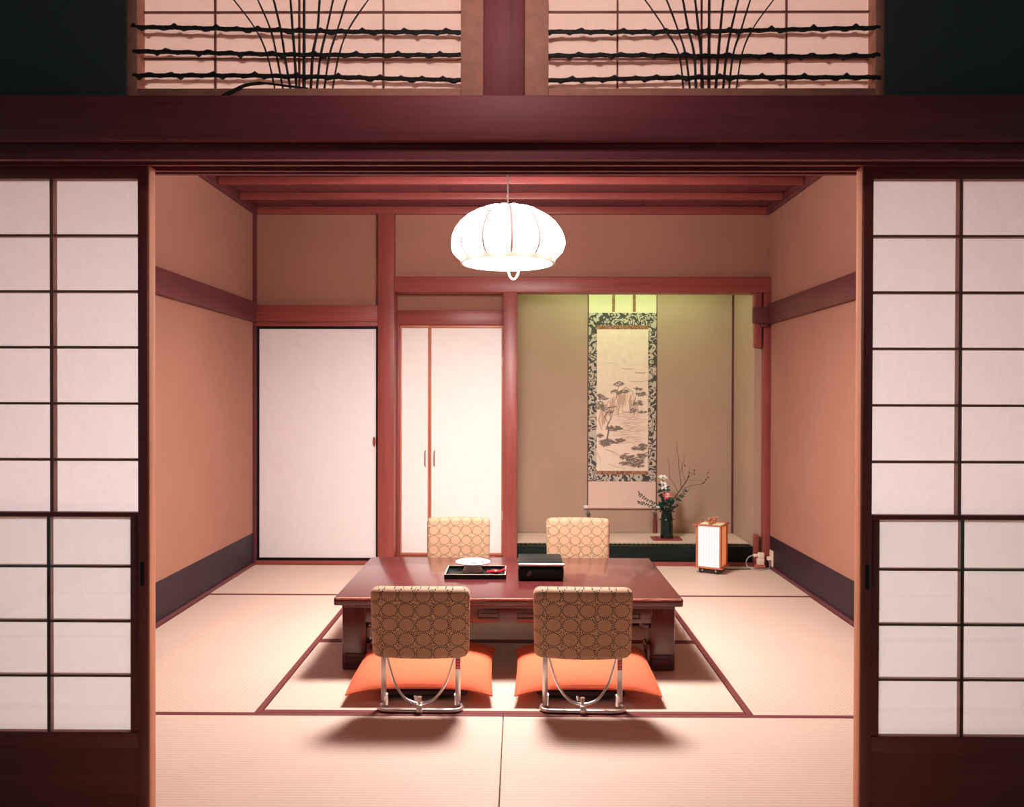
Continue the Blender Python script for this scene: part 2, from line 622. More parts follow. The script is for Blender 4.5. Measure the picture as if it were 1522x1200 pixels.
b.lathe([(0.0001, 0.0), (0.55, 0.0), (0.75, 0.3), (1.0, 1.0), (1.12, 1.0), (1.15, 0.0)], 20)
for v in b.bm.verts:
    v.co = Vector((-0.957 + v.co.x * 0.009, 2.6995 - v.co.z * 0.004, 0.86 + v.co.y * 0.032))
pull = b.build('finger_pull', plain('pull_wood', (0.28, 0.07, 0.05), 0.4), d3)

# narrow closet with two hinged doors
cl = B()
cl.box(-0.812, -0.053, 2.832, 2.86, 1.796, 2.02)
cw = struct(cl.build('wall_closet', M_PLASTER), 'small plaster panel above the narrow closet doors', 'wall')
struct(box('trim_13', rw(0), (-0.812, -0.0535, 2.80, 2.88, 1.69, 1.795), bev=0.003), 'red wooden rail over the narrow closet doors', 'rail')
struct(box('trim_14', rw(0), (-0.812, -0.0535, 2.765, 2.88, 0.0, 0.042), bev=0.002), 'red wooden sill under the narrow closet doors', 'sill')
struct(box('trim_15', rw(2), (-0.812, -0.792, 2.79, 2.88, 0.042, 1.69), bev=0.002), 'red door jamb of the closet by the tall post', 'jamb')


def closet_door(name, x0, x1, hx, label):
    t = thing(name, label, 'closet door', kind='structure')
    z0, z1 = 0.044, 1.688
    fw = 0.012
    box('stile', pw(2), (x0, x0 + fw, 2.806, 2.836, z0, z1), t, bev=0.002)
    box('stile', pw(2), (x1 - fw, x1, 2.806, 2.836, z0, z1), t, bev=0.002)
    box('rail', pw(0), (x0 + fw, x1 - fw, 2.806, 2.836, z0, z0 + 0.018), t, bev=0.002)
    box('rail', pw(0), (x0 + fw, x1 - fw, 2.806, 2.836, z1 - 0.022, z1), t, bev=0.002)
    box('panel', M_CLOSET, (x0 + fw, x1 - fw, 2.811, 2.831, z0 + 0.018, z1 - 0.022), t)
    bb = B().tube(smooth_path([(hx, 2.811, 0.682), (hx, 2.795, 0.695), (hx, 2.793, 0.735), (hx, 2.795, 0.778), (hx, 2.811, 0.79)], 3), 0.0035, 8)
    bb.build('handle', rw(2), t)
    return t


closet_door('door_4', -0.791, -0.581, -0.610, 'narrow white closet door in orange frame, the slimmer of two')
d5 = closet_door('door_5', -0.579, -0.0545, -0.545, 'wide white closet door in orange frame, hinged at alcove post')
for z in (1.40, 0.30):
    B().tube([(-0.058, 2.802, z), (-0.058, 2.802, z + 0.06)], 0.004, 8).build('hinge', M_CREAM, d5)

# alcove (tokonoma)
AX0, AX1, AY = 0.046, 1.69, 3.25
ab = struct(box('wall_alcove_back', M_ALCOVE, (-0.05, 1.80, AY, AY + 0.06, 0.0, 2.53)), 'grey tan plaster wall at the back of the alcove', 'wall')
struct(box('wall_alcove_side', M_ALCOVE, (1.70, 1.80, 2.702, AY, 0.0, 2.53)), 'plaster return wall of the alcove beside the lantern', 'wall')
struct(box('wall_alcove_partition', M_ALCOVE, (-0.05, AX0 - 0.002, 2.762, AY, 0.0, 2.53)), 'plaster side of the alcove behind its polished post', 'wall')
af = struct(box('floor_alcove', dw(0), (AX0, 1.698, 2.762, AY - 0.001, 0.0, 0.128)), 'raised alcove floor with a woven mat', 'alcove floor')
box('woven_mat', M_TAT_X, (AX0 + 0.002, 1.696, 2.765, AY - 0.003, 0.128, 0.138), af)
M_DASH = dashes('alcove_border', (0.02, 0.02, 0.018), (0.62, 0.50, 0.36), 60)
box('cloth_border', M_DASH, (AX0 + 0.002, 1.696, 2.765, 2.797, 0.130, 0.1395), af)
box('cloth_border', M_DASH, (AX0 + 0.002, 1.696, AY - 0.034, AY - 0.003, 0.130, 0.1395), af)
struct(box('trim_16', M_BLACK, (0.047, 1.698, 2.70, 2.762, 0.0, 0.134), bev=0.005), 'glossy black lacquered front beam of the alcove floor', 'beam')
struct(box('trim_17', rw(0), (0.047, 1.69, 2.672, 2.699, 0.0, 0.026), bev=0.002), 'low red strip on the floor before the black alcove beam', 'floor strip')
struct(box('trim_18', rw(2), (1.750, 1.80, 2.645, 2.70, 0.0, 1.9025), bev=0.004), 'slender red corner post at the end of the alcove', 'post')
struct(box('trim_19', rw(2), (1.690, 1.738, 2.652, 2.70, 1.525, 1.9025), bev=0.003), 'short red stud hanging below the lintel at the alcove corner', 'stud')
struct(box('trim_20', rw(2), (1.694, 1.725, 2.66, 2.70, 0.0, 0.225), bev=0.003), 'short red stub post at the foot of the alcove corner', 'stud')
nr = struct(box('trim_21', dw(1), (XR - 0.03, XR, YF, 2.64, 1.683, 1.822), bev=0.003), 'dark red wall rail on the wall beside the alcove', 'wall rail')
box('rail_end_block', dw(0), (1.668, 1.80, 2.60, 2.65, 1.690, 1.80), nr, bev=0.003)
box('rail_end_block', dw(0), (1.722, 1.77, 2.615, 2.66, 1.662, 1.69), nr, bev=0.002)
struct(box('trim_22', dw(2), (1.686, 1.70, AY - 0.012, AY, 0.138, 2.53)), 'thin dark strip in the back corner of the alcove', 'corner strip')

# hidden alcove tube light behind the lintel
tl = thing('tube_light', 'greenish tube light hidden behind the alcove lintel', 'light', (0.88, 2.84, 2.03))
box('housing', M_CREAM, (-0.66, 0.66, -0.05, 0.03, 0.03, 0.07), tl, bev=0.004)
B().tube([(-0.62, 0, 0.012), (0.62, 0, 0.012)], 0.013, 10).build('tube', emit('tube_glow', (0.58, 1.0, 0.48), TUBE), tl)
for s in (-1, 1):
    box('socket', M_WHITE, (s * 0.635 - 0.014, s * 0.635 + 0.014, -0.015, 0.015, -0.004, 0.031), tl)

# ------------------------------------------------------------------ the front partition
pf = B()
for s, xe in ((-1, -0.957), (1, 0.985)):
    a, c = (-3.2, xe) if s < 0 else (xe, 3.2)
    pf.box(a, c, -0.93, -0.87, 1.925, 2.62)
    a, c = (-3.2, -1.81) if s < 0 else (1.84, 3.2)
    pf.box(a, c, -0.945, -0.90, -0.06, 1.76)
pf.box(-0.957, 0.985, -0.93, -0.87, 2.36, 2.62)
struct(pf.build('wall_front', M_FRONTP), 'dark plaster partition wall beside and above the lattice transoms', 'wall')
struct(box('trim_23', fw_(0), (-3.2, 3.2, -1.03, -0.872, 1.802, 1.912), bev=0.004), 'broad dark red lintel board above the paper screens', 'lintel')
km = B()
# upper track with grooves cut in its underside
km.box(-3.2, 3.2, -1.005, -0.858, 1.778, 1.800)
for y0, y1 in ((-1.005, -0.988), (-0.957, -0.944), (-0.903, -0.890), (-0.872, -0.858)):
    km.box(-3.2, 3.2, y0, y1, 1.762, 1.778)
struct(km.build('trim_24', fw_(0)), 'grooved wooden top track the paper screens run in', 'track')
struct(box('trim_25', fw_(2), (-0.038, 0.066, -0.94, -0.87, 1.913, 2.60), bev=0.003), 'short red post between the two lattice transoms', 'post')
struct(box('wall_front_room', M_PLASTER, (-3.2, 3.2, -5.26, -5.2, -0.06, 2.62)), 'plaster wall closing the unlit front room', 'wall')
struct(box('ceiling_front', dw(1), (-3.2, 3.2, -5.2, -0.94, 2.62, 2.68)), 'dark ceiling of the unlit front room', 'ceiling')


def shoji(name, xin, s, label):
    """xin: edge at the opening, s: direction outwards"""
    t = thing(name, label, 'paper screen', kind='structure')

    def X(a, c):
        p, q = xin + s * a, xin + s * c
        return (min(p, q), max(p, q))
    W = 0.905
    y0, y1 = -0.943, -0.905
    st = 0.025
    zt, zb = 1.765, 0.004
    box('stile', rw(2), (*X(0, st), y0, y1, zb, zt), t, bev=0.002)
    box('stile', rw(2), (*X(W - st, W), y0, y1, zb, zt), t, bev=0.002)
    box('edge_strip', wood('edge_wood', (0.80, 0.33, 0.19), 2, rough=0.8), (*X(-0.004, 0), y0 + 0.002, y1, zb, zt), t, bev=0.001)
    box('rail', rw(0), (*X(st, W - st), y0 + 0.002, y1, 1.731, zt), t, bev=0.002)
    box('rail', rw(0), (*X(st, W - st), y0 + 0.002, y1, 0.272, 0.312), t, bev=0.002)
    box('rail', rw(0), (*X(st, W - st), y0 + 0.002, y1, zb, 0.05), t, bev=0.002)
    box('kick_panel', rw(0), (*X(st, W - st), y0 + 0.014, y1 - 0.008, 0.05, 0.272), t)
    # middle rail and the inner sash of the lower, glazed half
    box('rail', rw(0), (*X(st, W - st), y0 + 0.003, y1, 0.866, 0.878), t, bev=0.001)
    box('sash_stile', rw(2), (*X(st, st + 0.022), y0 + 0.006, y1, 0.312, 0.866), t, bev=0.001)
    box('sash_stile', rw(2), (*X(W - st - 0.022, W - st), y0 + 0.006, y1, 0.312, 0.866), t, bev=0.001)
    ups = [1.731, 1.587, 1.444, 1.301, 1.157, 1.013, 0.878]
    los = [0.866, 0.738, 0.597, 0.456, 0.312]
    cx = [st, st + 0.2225, st + 0.441, st + 0.66, W - st]
    cl_ = [st + 0.022, st + 0.2335, st + 0.441, st + 0.65, W - st - 0.022]
    kb, ke, yp = -0.939, -0.9215, -0.921
    h = 0.0032
    for z in ups[1:-1]:
        box('lattice_bar', kw(0), (*X(st, W - st), kb, ke, z - h, z + h), t)
    for z in los[1:-1]:
        box('lattice_bar', kw(0), (*X(cl_[0], cl_[-1]), kb + 0.004, ke, z - h, z + h), t)
    for a in cx[1:-1]:
        box('lattice_bar', kw(2), (*X(a - 0.0045, a + 0.0045), kb - 0.001, ke, 0.878, 1.731), t)
    for a in cl_[1:-1]:
        box('lattice_bar', kw(2), (*X(a - 0.0045, a + 0.0045), kb + 0.003, ke, 0.312, 0.866), t)
    for zs, xs in ((ups, cx), (los, cl_)):
        for i in range(len(zs) - 1):
            for j in range(len(xs) - 1):
                p, q = X(xs[j], xs[j + 1])
                B().poly([(p, yp, zs[i + 1]), (q, yp, zs[i + 1]), (q, yp, zs[i]), (p, yp, zs[i])]).build('paper_pane', M_SHOJI, t)
    p, q = X(cl_[0], cl_[-1])
    box('glass_pane', M_GLASS, (p, q, -0.9372, -0.9362, 0.312, 0.866), t)
    # finger pull let into the stile
    fp = B()
    fp.box(*X(0.0085, 0.0185), y0 - 0.0008, y0 + 0.004, 0.690, 0.752)
    fp.build('finger_pull', M_INK, t)
    return t


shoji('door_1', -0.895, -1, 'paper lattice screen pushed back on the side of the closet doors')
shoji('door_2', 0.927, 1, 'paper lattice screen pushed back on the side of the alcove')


# ------------------------------------------------------------------ transoms
def transom(name, fr, inner, px2x, rows, stems, label, seed):
    rnd = random.Random(seed)
    t = thing(name, label, 'transom window', kind='structure')
    X0, X1 = fr
    I0, I1 = inner
    y0, y1 = -0.925, -0.872
    zb, zi, zt = 1.913, 1.968, 2.36
    box('frame_side', M_RANMA_FRAME, (X0, I0, y0, y1, zb, zt), t, bev=0.002)
    box('frame_side', M_RANMA_FRAME, (I1, X1, y0, y1, zb, zt), t, bev=0.002)
    box('frame_bottom', M_RANMA_FRAME, (I0, I1, y0, y1, zb, zi), t, bev=0.003)
    box('frame_top', M_RANMA_FRAME, (I0, I1, y0, y1, 2.33, zt), t, bev=0.002)
    yp = -0.880
    xs = [I0] + [px2x(p) for p in rows[0]] + [I1]
    zs = [1.968, 2.058, 2.180, 2.30, 2.33]
    for i in range(len(xs) - 1):
        for j in range(len(zs) - 1):
            B().poly([(xs[i], yp, zs[j]), (xs[i + 1], yp, zs[j]), (xs[i + 1], yp, zs[j + 1]), (xs[i], yp, zs[j + 1])]).build('paper_pane', M_RPAPER, t)
    for x in xs[1:-1]:
        box('lattice_bar', kw(2), (x - 0.0022, x + 0.0022, yp - 0.009, yp - 0.0005, 1.968, 2.33), t)
    for z in zs[1:-1]:
        box('lattice_bar', kw(0), (I0, I1, yp - 0.0085, yp - 0.0005, z - 0.002, z + 0.002), t)

    def knotty(x0, x1, za, zb_, y, r):
        n = 110
        pts, rad = [], []
        ph = rnd.random() * 6
        for i in range(n + 1):
            f = i / n
            x = x0 + (x1 - x0) * f
            k = x / 0.027 + ph
            w = math.sin(k * math.pi)
            sgn = 1 if w > 0 else -1
            kn = max(0, abs(w) - 0.72) / 0.28
            kn *= 0.6 + 0.4 * math.sin(k * 1.7 + ph)
            z = za + (zb_ - za) * f + 0.0022 * math.sin(f * 5 + ph) + sgn * kn * 0.0042
            pts.append((x, y, z))
            rad.append(r + kn * 0.0028 + rnd.uniform(-0.0003, 0.0003))
        return B().tube(pts, rad, 8)
    for za in rows[1]:
        knotty(I0 - 0.012 if I0 < -0.5 else I0, I1 + 0.012 if I1 > 0.5 else I1, za[0], za[1], -0.921, 0.0056).build('twig', M_TWIG, t)
        knotty(I0 + 0.001, I1 - 0.001, za[0], za[1], yp + 0.014, 0.0048).build('twig', M_TWIG, t)
    for k, st in enumerate(stems):
        P = []
        for px, py in st:
            P.append((px2x(px), -0.912 + 0.0006 * (k % 3), 1.968 + (132 - py) * 0.00173))
        # carry on upwards beyond the frame
        (xa, ya, za), (xb, yb, zb2) = P[-2], P[-1]
        sl = (xb - xa) / (zb2 - za)
        P.append((xb + sl * 0.07 * 1.15, yb, zb2 + 0.07))
        P.append((xb + sl * 0.137 * 1.3, yb, 2.332))
        pts = smooth_path(P, 5)
        mid = 1.0 - abs(k - 4) / 4 * 0.45
        rad = [0.0044 * mid * (1 - 0.35 * i / len(pts)) + rnd.uniform(-0.0003, 0.0003) for i in range(len(pts))]
        B().tube(pts, rad, 7).build('stem', M_TWIG, t)
    return t


def stems_from(b_, m1, m2, top):
    return [[(a, 133), (c, 80), (d, 42), (e, 0)] for a, c, d, e in zip(b_, m1, m2, top)]


w1 = transom('window_1', (-0.957, -0.038), (-0.929, -0.097), lambda p: -0.929 + (p - 205) * 0.001733,
             ((313, 440, 567), ((2.124, 2.112), (2.062, 2.052), (2.003, 1.992))),
             stems_from((408, 420, 431, 440, 451, 461, 470, 481, 493), (396, 410, 422, 437, 451, 464, 476, 489, 503),
                        (379, 401, 416, 434, 451, 471, 485, 501, 517), (348, 383, 406, 431, 451, 474, 494, 514, 545)),
             'lattice transom of knotted twigs over paper, on the closet side', 3)
transom('window_2', (0.066, 0.985), (0.128, 0.962), lambda p: 0.128 + (p - 815) * 0.00172,
        ((920, 1047, 1175), ((2.112, 2.120), (2.050, 2.052), (1.990, 1.998))),
        stems_from((1017, 1027, 1036, 1046, 1055, 1065, 1076, 1085, 1096), (1010, 1020, 1033, 1043, 1055, 1069, 1081, 1091, 1104),
                   (989, 1008, 1024, 1039, 1055, 1072, 1088, 1103, 1120), (960, 992, 1016, 1034, 1055, 1076, 1098, 1116, 1150)),
        'lattice transom of knotted twigs over paper, on the alcove side', 11)
B().tube(smooth_path([(-0.752, -0.935, 1.915), (-0.72, -0.934, 1.934), (-0.68, -0.933, 1.957), (-0.645, -0.932, 1.973), (-0.60, -0.931, 1.978), (-0.555, -0.928, 1.974), (-0.49, -0.92, 1.968)], 6),
         [0.0055] * 12 + [0.0045] * 12 + [0.003] * 13, 8).build('bent_twig', M_TWIG, w1)

# ------------------------------------------------------------------ pendant lamp
lamp = thing('pendant_lamp', 'white lobed cloth pendant lamp hanging over the low table', 'lamp', (0.0, 0.90, 1.82))
NL = 12
prof = [(0.222, 0.008), (0.245, 0.024), (0.264, 0.046), (0.272, 0.075), (0.268, 0.108), (0.252, 0.145), (0.226, 0.180), (0.190, 0.212), (0.145, 0.237), (0.095, 0.253), (0.05, 0.260)]
A0 = R(-85)
for k in range(NL):
    b = B()
    a0, a1 = A0 + k * 2 * math.pi / NL, A0 + (k + 1) * 2 * math.pi / NL
    n = 7
    grid = []
    for i, (r, z) in enumerate(prof):
        row = []
        for j in range(n + 1):
            f = j / n
            a = a0 + (a1 - a0) * f
            bul = math.sin(math.pi * f) ** 0.7
            e = math.sin(math.pi * min(1, i / (len(prof) - 1) * 0.96 + 0.04)) ** 0.5
            rr = r * 0.915 + 0.029 * bul * e * (0.3 + 0.7 * r / 0.27)
            row.append(b.bm.verts.new((rr * math.cos(a), rr * math.sin(a), z + 0.014 * bul * (i / len(prof)))))
        grid.append(row)
    for i in range(len(prof) - 1):
        for j in range(n):
            b.bm.faces.new((grid[i][j], grid[i][j + 1], grid[i + 1][j + 1], grid[i + 1][j]))
    b.build('shade_panel', M_SHADE, lamp)
    pts = [((r * 0.915 + 0.0075) * math.cos(a0), (r * 0.915 + 0.0075) * math.sin(a0), z + 0.001) for r, z in prof]
    B().tube(pts, 0.0074, 8).build('rib', plain('shade_rib', (0.25, 0.12, 0.11), 0.8), lamp)
M_RIM = plain('shade_rim', (0.62, 0.60, 0.48), 0.6)
B().lathe([(0.214, -0.006), (0.225, -0.006), (0.229, 0.014), (0.220, 0.014), (0.214, -0.006)], 48).build('rim', M_RIM, lamp)
B().lathe([(0.0001, -0.006), (0.10, -0.005), (0.19, -0.003), (0.2138, 0.0), (0.2138, 0.004), (0.0001, 0.003)], 40).build('diffuser', M_DISC, lamp)
B().lathe([(0.0001, 0.275), (0.03, 0.275), (0.052, 0.262), (0.05, 0.255), (0.0001, 0.255)], 24).build('cap', M_RIM, lamp)
B().tube([(0, 0, 0.27), (0, 0, 0.66)], 0.004, 8).build('cord', plain('lamp_cord', (0.05, 0.03, 0.025), 0.6), lamp)
b = B()
b.lathe([(0.045, 0.66), (0.045, 0.675), (0.0001, 0.68)], 20)
b.build('ceiling_rose', M_RIM, lamp)
pl = [(0.028 - 0.028 * math.cos(t), 0.0, -0.006 - 0.074 * math.sin(t)) for t in [i * math.pi / 12 for i in range(13)]]
B().tube(pl, 0.0042, 6).build('pull_loop', plain('pull_cord', (0.85, 0.72, 0.55), 0.7), lamp)

# added globe fill light, out of view, to brighten the middle of the lintel
gl_ = thing('globe_lamp', 'added unseen fill globe lighting the lintel centre', 'lamp', (0.02, -1.47, 2.13))
B().ball((0, 0, 0.05), 0.05, sub=3).build('globe', emit('fill_glow', (1.0, 0.80, 0.76), 46.0), gl_)
B().tube([(0, 0, 0.098), (0, 0, 0.5)], 0.004, 8).build('cord', MATS['lamp_cord'], gl_)

# ------------------------------------------------------------------ low table
tb = thing('low_table', 'long low red-brown lacquered table with fretted legs', 'table', (0.012, 0.88, 0.0))
M_FRET = plain('fret_dark', (0.028, 0.008, 0.010), 0.4)
TX, TY, TZ = 0.742, 0.445, 0.322
box('table_top', lq(0), (-TX, TX, -TY, TY, 0.287, TZ), tb, bev=0.008, seg=3)
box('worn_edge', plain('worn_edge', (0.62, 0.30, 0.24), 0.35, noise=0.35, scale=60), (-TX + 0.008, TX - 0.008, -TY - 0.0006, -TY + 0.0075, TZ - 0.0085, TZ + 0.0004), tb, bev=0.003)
box('under_frame', lq(0), (-TX + 0.03, TX - 0.03, -TY + 0.03, TY - 0.03, 0.272, 0.287), tb)


def fret(bb, cx, z0, w, h, y, sgn=1, t=0.005, d=0.004):
    """square spiral key in relief"""
    x0, x1 = cx - w / 2, cx + w / 2
    z1 = z0 + h

    def seg(a, c, e, f):
        if sgn < 0:
            a, c = 2 * cx - c, 2 * cx - a
        bb.box(a, c, y - d, y + 0.001, e, f)
    seg(x0, x1, z1 - t, z1)
    seg(x1 - t, x1, z0, z1 - t)
    seg(x0, x1 - t, z0, z0 + t)
    seg(x0, x0 + t, z0 + t, z0 + h * 0.62)
    seg(x0 + t, x1 - 2.6 * t, z0 + h * 0.62 - t, z0 + h * 0.62)


for s in (-1, 1):
    ap = box('apron', lq(0), (-0.62, 0.62, s * 0.385 - 0.012, s * 0.385 + 0.012, 0.205, 0.272), tb, bev=0.002)
    for k, cx in enumerate((-0.52, -0.30, -0.085, 0.085, 0.30, 0.52)):
        bb = B()
        fret(bb, cx, 0.222, 0.095, 0.040, s * 0.397 if s > 0 else -0.397, 1 if k % 2 else -1, 0.0055, 0.004 if s < 0 else -0.004)
        bb.build('fret', M_FRET, ap)
    box('side_apron', lq(1), (s * 0.655 - 0.012, s * 0.655 + 0.012, -0.33, 0.33, 0.205, 0.272), tb, bev=0.002)
for sx in (-1, 1):
    for sy in (-1, 1):
        x0, x1 = sorted((sx * 0.715, sx * 0.612))
        y0_, y1_ = sorted((sy * 0.40, sy * 0.30))
        lg = box('leg', lq(2), (x0, x1, y0_, y1_, 0.0, 0.272), tb, bev=0.006)
        yf = y0_ if sy < 0 else y1_
        bb = B()
        fret(bb, (x0 + x1) / 2, 0.018, 0.080, 0.052, yf, sx, 0.006, 0.005 if sy < 0 else -0.005)
        bb.build('fret', M_FRET, lg)
        bb = B()
        a, c = sorted((sx * 0.612, sx * 0.592))
        bb.box(a, c, y0_ + 0.006, y1_ - 0.006, 0.0, 0.115, bev=0.005)
        bb.build('foot_scroll', lq(2), lg)
        bb = B()
        a, c = sorted((sx * 0.612, sx * 0.572))
        bb.box(a, c, y0_ + 0.02, y1_ - 0.03, 0.175, 0.205, bev=0.008)
        bb.build('bracket', lq(0), lg)

# ------------------------------------------------------------------ floor chairs and cushions
G = 'legless floor chairs around the low table'
ch = thing('floor_chair', 'gold brocade legless chair holding an orange cushion, before the lacquered tray', 'chair', (-0.312, 0.03, 0.0), 0.0, G)
# backrest: padded, slightly arched, leaning back
b = B()
b.box(-0.186, 0.186, -0.033, 0.033, 0.0, 0.268, bev=0.026, seg=5)
bmesh.ops.subdivide_edges(b.bm, edges=[e for e in b.bm.edges if abs(e.verts[0].co.x - e.verts[1].co.x) > 0.2], cuts=9, use_grid_fill=True)
for v in b.bm.verts:
    q = v.co.x / 0.186
    f = v.co.z / 0.268
    v.co.y += 0.012 * q * q                          # wraps round the sitter
    v.co.z += -0.006 * (1 - q * q) * (1 - f) - 0.004 * q * q * f
    v.co.x *= 0.975 + 0.025 * f
back = b.build('backrest', M_CHAIR, ch, (0, 0.012, 0.200), (R(6), 0, 0))
box('seat', plain('seat_cloth', (0.06, 0.03, 0.025), 0.8), (-0.17, 0.17, 0.10, 0.46, 0.018, 0.038), ch, bev=0.008)
for s in (-1, 1):
    u = B()
    u.box(s * 0.140 - 0.010, s * 0.140 + 0.010, 0.012, 0.022, 0.030, 0.215, bev=0.002)
    up_ = u.build('upright', M_CHROME, ch)
    if s > 0:
        box('label_sticker', plain('sticker_red', (0.75, 0.03, 0.03), 0.4), (0.1315, 0.1485, 0.0112, 0.0121, 0.152, 0.190), up_)
        sp_ = B()
        for q in (0.158, 0.169, 0.180):
            sp_.box(0.1355, 0.1455, 0.0106, 0.0113, q, q + 0.0035)
        sp_.build('sticker_print', M_WHITE, up_)
    k = B()
    k.tube([(s * 0.134, 0.035, 0.010), (s * 0.134, 0.033, 0.030), (s * 0.134, 0.026, 0.052)], [0.011, 0.010, 0.009], 10)
    k.build('hinge', M_CHROME, ch)
b = B()
half = [(0.134, 0.45, 0.0095), (0.134, 0.20, 0.0095), (0.136, 0.07, 0.0095), (0.154, 0.015, 0.0095), (0.150, -0.012, 0.0095), (0.125, -0.026, 0.0095), (0.06, -0.028, 0.0095), (0, -0.028, 0.0095)]
full = half + [(-x, y, z) for x, y, z in half[-2::-1]]
b.tube(smooth_path(full, 5), 0.0082, 10)
b.build('base_tube', M_CHROME, ch)
arc = [(-0.128, 0.012, 0.205), (-0.118, 0.008, 0.165), (-0.095, 0.0, 0.10), (-0.06, -0.008, 0.052), (-0.028, -0.012, 0.035), (0, -0.013, 0.031)]
arc = arc + [(-x, y, z) for x, y, z in arc[-2::-1]]
B().tube(smooth_path(arc, 4), 0.0048, 8).build('support_rod', M_CHROME, ch)
b = B()
b.box(-0.011, 0.011, -0.040, -0.006, 0.001, 0.034, bev=0.003)
b.tube([(-0.001, -0.02, 0.03), (-0.001, -0.018, 0.058)], [0.006, 0.009], 10)
b.tube([(-0.016, -0.004, 0.04), (-0.020, 0.004, 0.054)], 0.005, 8)
b.build('latch', M_CHROME, ch)
dup(ch, (0.296, 0.03, 0.0), R(-1.5), 'gold brocade legless chair holding an orange cushion, before the black lacquer box')
dup(ch, (-0.297, 1.785, 0.0), R(180), 'gold brocade legless chair across the table, before the closet doors')
dup(ch, (0.405, 1.785, 0.0), R(178), 'gold brocade legless chair across the table, before the alcove')


def cushion(name, label, cx, cy, seed):
    rnd = random.Random(seed)
    b = B()
    n = 26
    HX, HY = 0.279, 0.272
    top, bot = [], []
    for i in range(n + 1):
        rt, rb = [], []
        for j in range(n + 1):
            u, v = -1 + 2 * i / n, -1 + 2 * j / n
            u, v = math.sin(u * math.pi / 2), math.sin(v * math.pi / 2)
            th = 0.040 * ((1 - abs(u) ** 3.2) * (1 - abs(v) ** 3.2)) ** 0.55
            cor = (abs(u) * abs(v)) ** 3
            x = HX * u * (1 - 0.045 * (1 - v * v) * abs(u))
            y = HY * v * (1 - 0.045 * (1 - u * u) * abs(v))
            z = 0.078 - 0.030 * cor - 0.008 * v * v * (v < 0)
            wr_ = 0.0035 * math.sin(7 * u + 3 * v + seed) * math.sin(5 * v - 2 * u) * (1 - u * u) * (1 - v * v)
            rt.append(b.bm.verts.new((x, y, z + th + wr_)))
            edge = i in (0, n) or j in (0, n)
            rb.append(rt[-1] if edge else b.bm.verts.new((x, y, z - th * 0.95)))
        top.append(rt)
        bot.append(rb)
    for i in range(n):
        for j in range(n):
            b.bm.faces.new((top[i][j], top[i + 1][j], top[i + 1][j + 1], top[i][j + 1]))
            b.bm.faces.new((bot[i][j], bot[i][j + 1], bot[i + 1][j + 1], bot[i + 1][j]))
    o = b.mesh(name)
    o.polygons.foreach_set('use_smooth', [True] * len(o.polygons))
    ob = link(name, o, M_CUSH, None, (cx, cy, 0.0))
    tag(ob, label, 'cushion', 'orange floor cushions on the chairs')
    # stitched seam all round the edge
    per = []
    for k in range(80):
        a = k / 80 * 4
        s, f = int(a), (a % 1) * 2 - 1
        f = math.sin(f * math.pi / 2)
        u, v = [(f, -1), (1, f), (-f, 1), (-1, -f)][s]
        cor = (abs(u) * abs(v)) ** 3
        per.append((HX * u * (1 - 0.045 * (1 - v * v) * abs(u)), HY * v * (1 - 0.045 * (1 - u * u) * abs(v)), 0.078 - 0.030 * cor - 0.008 * v * v * (v < 0)))
    per.append(per[0])
    B().tube(per, 0.003, 6).build('seam', M_CUSH, ob)
    return ob


cushion('floor_cushion', 'puffy orange cushion on the chair before the lacquered tray', -0.323, 0.345, 1)
cushion('floor_cushion', 'puffy orange cushion on the chair before the black lacquer box', 0.321, 0.345, 4)

# ------------------------------------------------------------------ things on the table
TT = TZ + 0.0005
tr = thing('serving_tray', 'flat black lacquered tray with painted rim highlight on the low table', 'tray', (-0.148, 0.90, TT))
box('tray_floor', M_BLACK, (-0.145, 0.145, -0.105, 0.105, 0.0, 0.008), tr, bev=0.002)
for (a, c, d, e) in ((-0.145, 0.145, -0.105, -0.097), (-0.145, 0.145, 0.097, 0.105), (-0.145, -0.137, -0.097, 0.097), (0.137, 0.145, -0.097, 0.097)):
    rim = box('rim', M_BLACK, (a, c, d, e, 0.008, 0.021), tr, bev=0.001)
    box('rim_highlight', M_CREAM, (a + 0.002, c - 0.002, d + 0.002, e - 0.002, 0.0208, 0.0216), rim)  # cream strip painted in as the highlight along the rim top
dish = thing('footed_dish', 'white china dish on a flared foot on the tray', 'dish', (-0.165, 0.925, TT + 0.0085))
B().lathe([(0.0001, 0.0), (0.050, 0.0), (0.050, 0.008), (0.046, 0.012), (0.040, 0.030), (0.036, 0.034), (0.0001, 0.034)], 32).build('foot', M_WHITE, dish)
pt = B().lathe([(0.0001, 0.0345), (0.045, 0.036), (0.078, 0.044), (0.084, 0.048), (0.083, 0.0505), (0.076, 0.048), (0.045, 0.041), (0.0001, 0.039)], 40).build('plate', M_WHITE, dish)
M_PRINT = plain('china_print', (0.05, 0.015, 0.012), 0.6)
for (x, y, w, d, a) in ((-0.004, -0.006, 0.046, 0.013, 4), (-0.004, 0.020, 0.030, 0.008, -4), (-0.034, -0.030, 0.018, 0.010, 10), (0.046, 0.020, 0.012, 0.012, 30), (-0.05, 0.022, 0.010, 0.010, 60)):
    bb = B()
    rr = math.hypot(x, y)
    zz = 0.0395 + (0.002 * rr / 0.045 if rr < 0.045 else 0.002 + 0.007 * (rr - 0.045) / 0.031)
    bb.box(-w / 2, w / 2, -d / 2, d / 2, zz, zz + 0.0012, mtx=Matrix.Translation((x, y, 0)) @ Matrix.Rotation(R(a), 4, 'Z'))
    bb.build('painted_mark', M_PRINT, pt)
b = B()
b.ball((0, 0, 0.011), 0.011, 2.3, 1.6, 1.0, 2)
sweet = tag(b.build('wrapped_sweet', M_RED, None, (-0.055, 0.875, TT + 0.0085)), 'small red wrapped sweet with twisted end lying on the tray', 'sweet')
b = B()
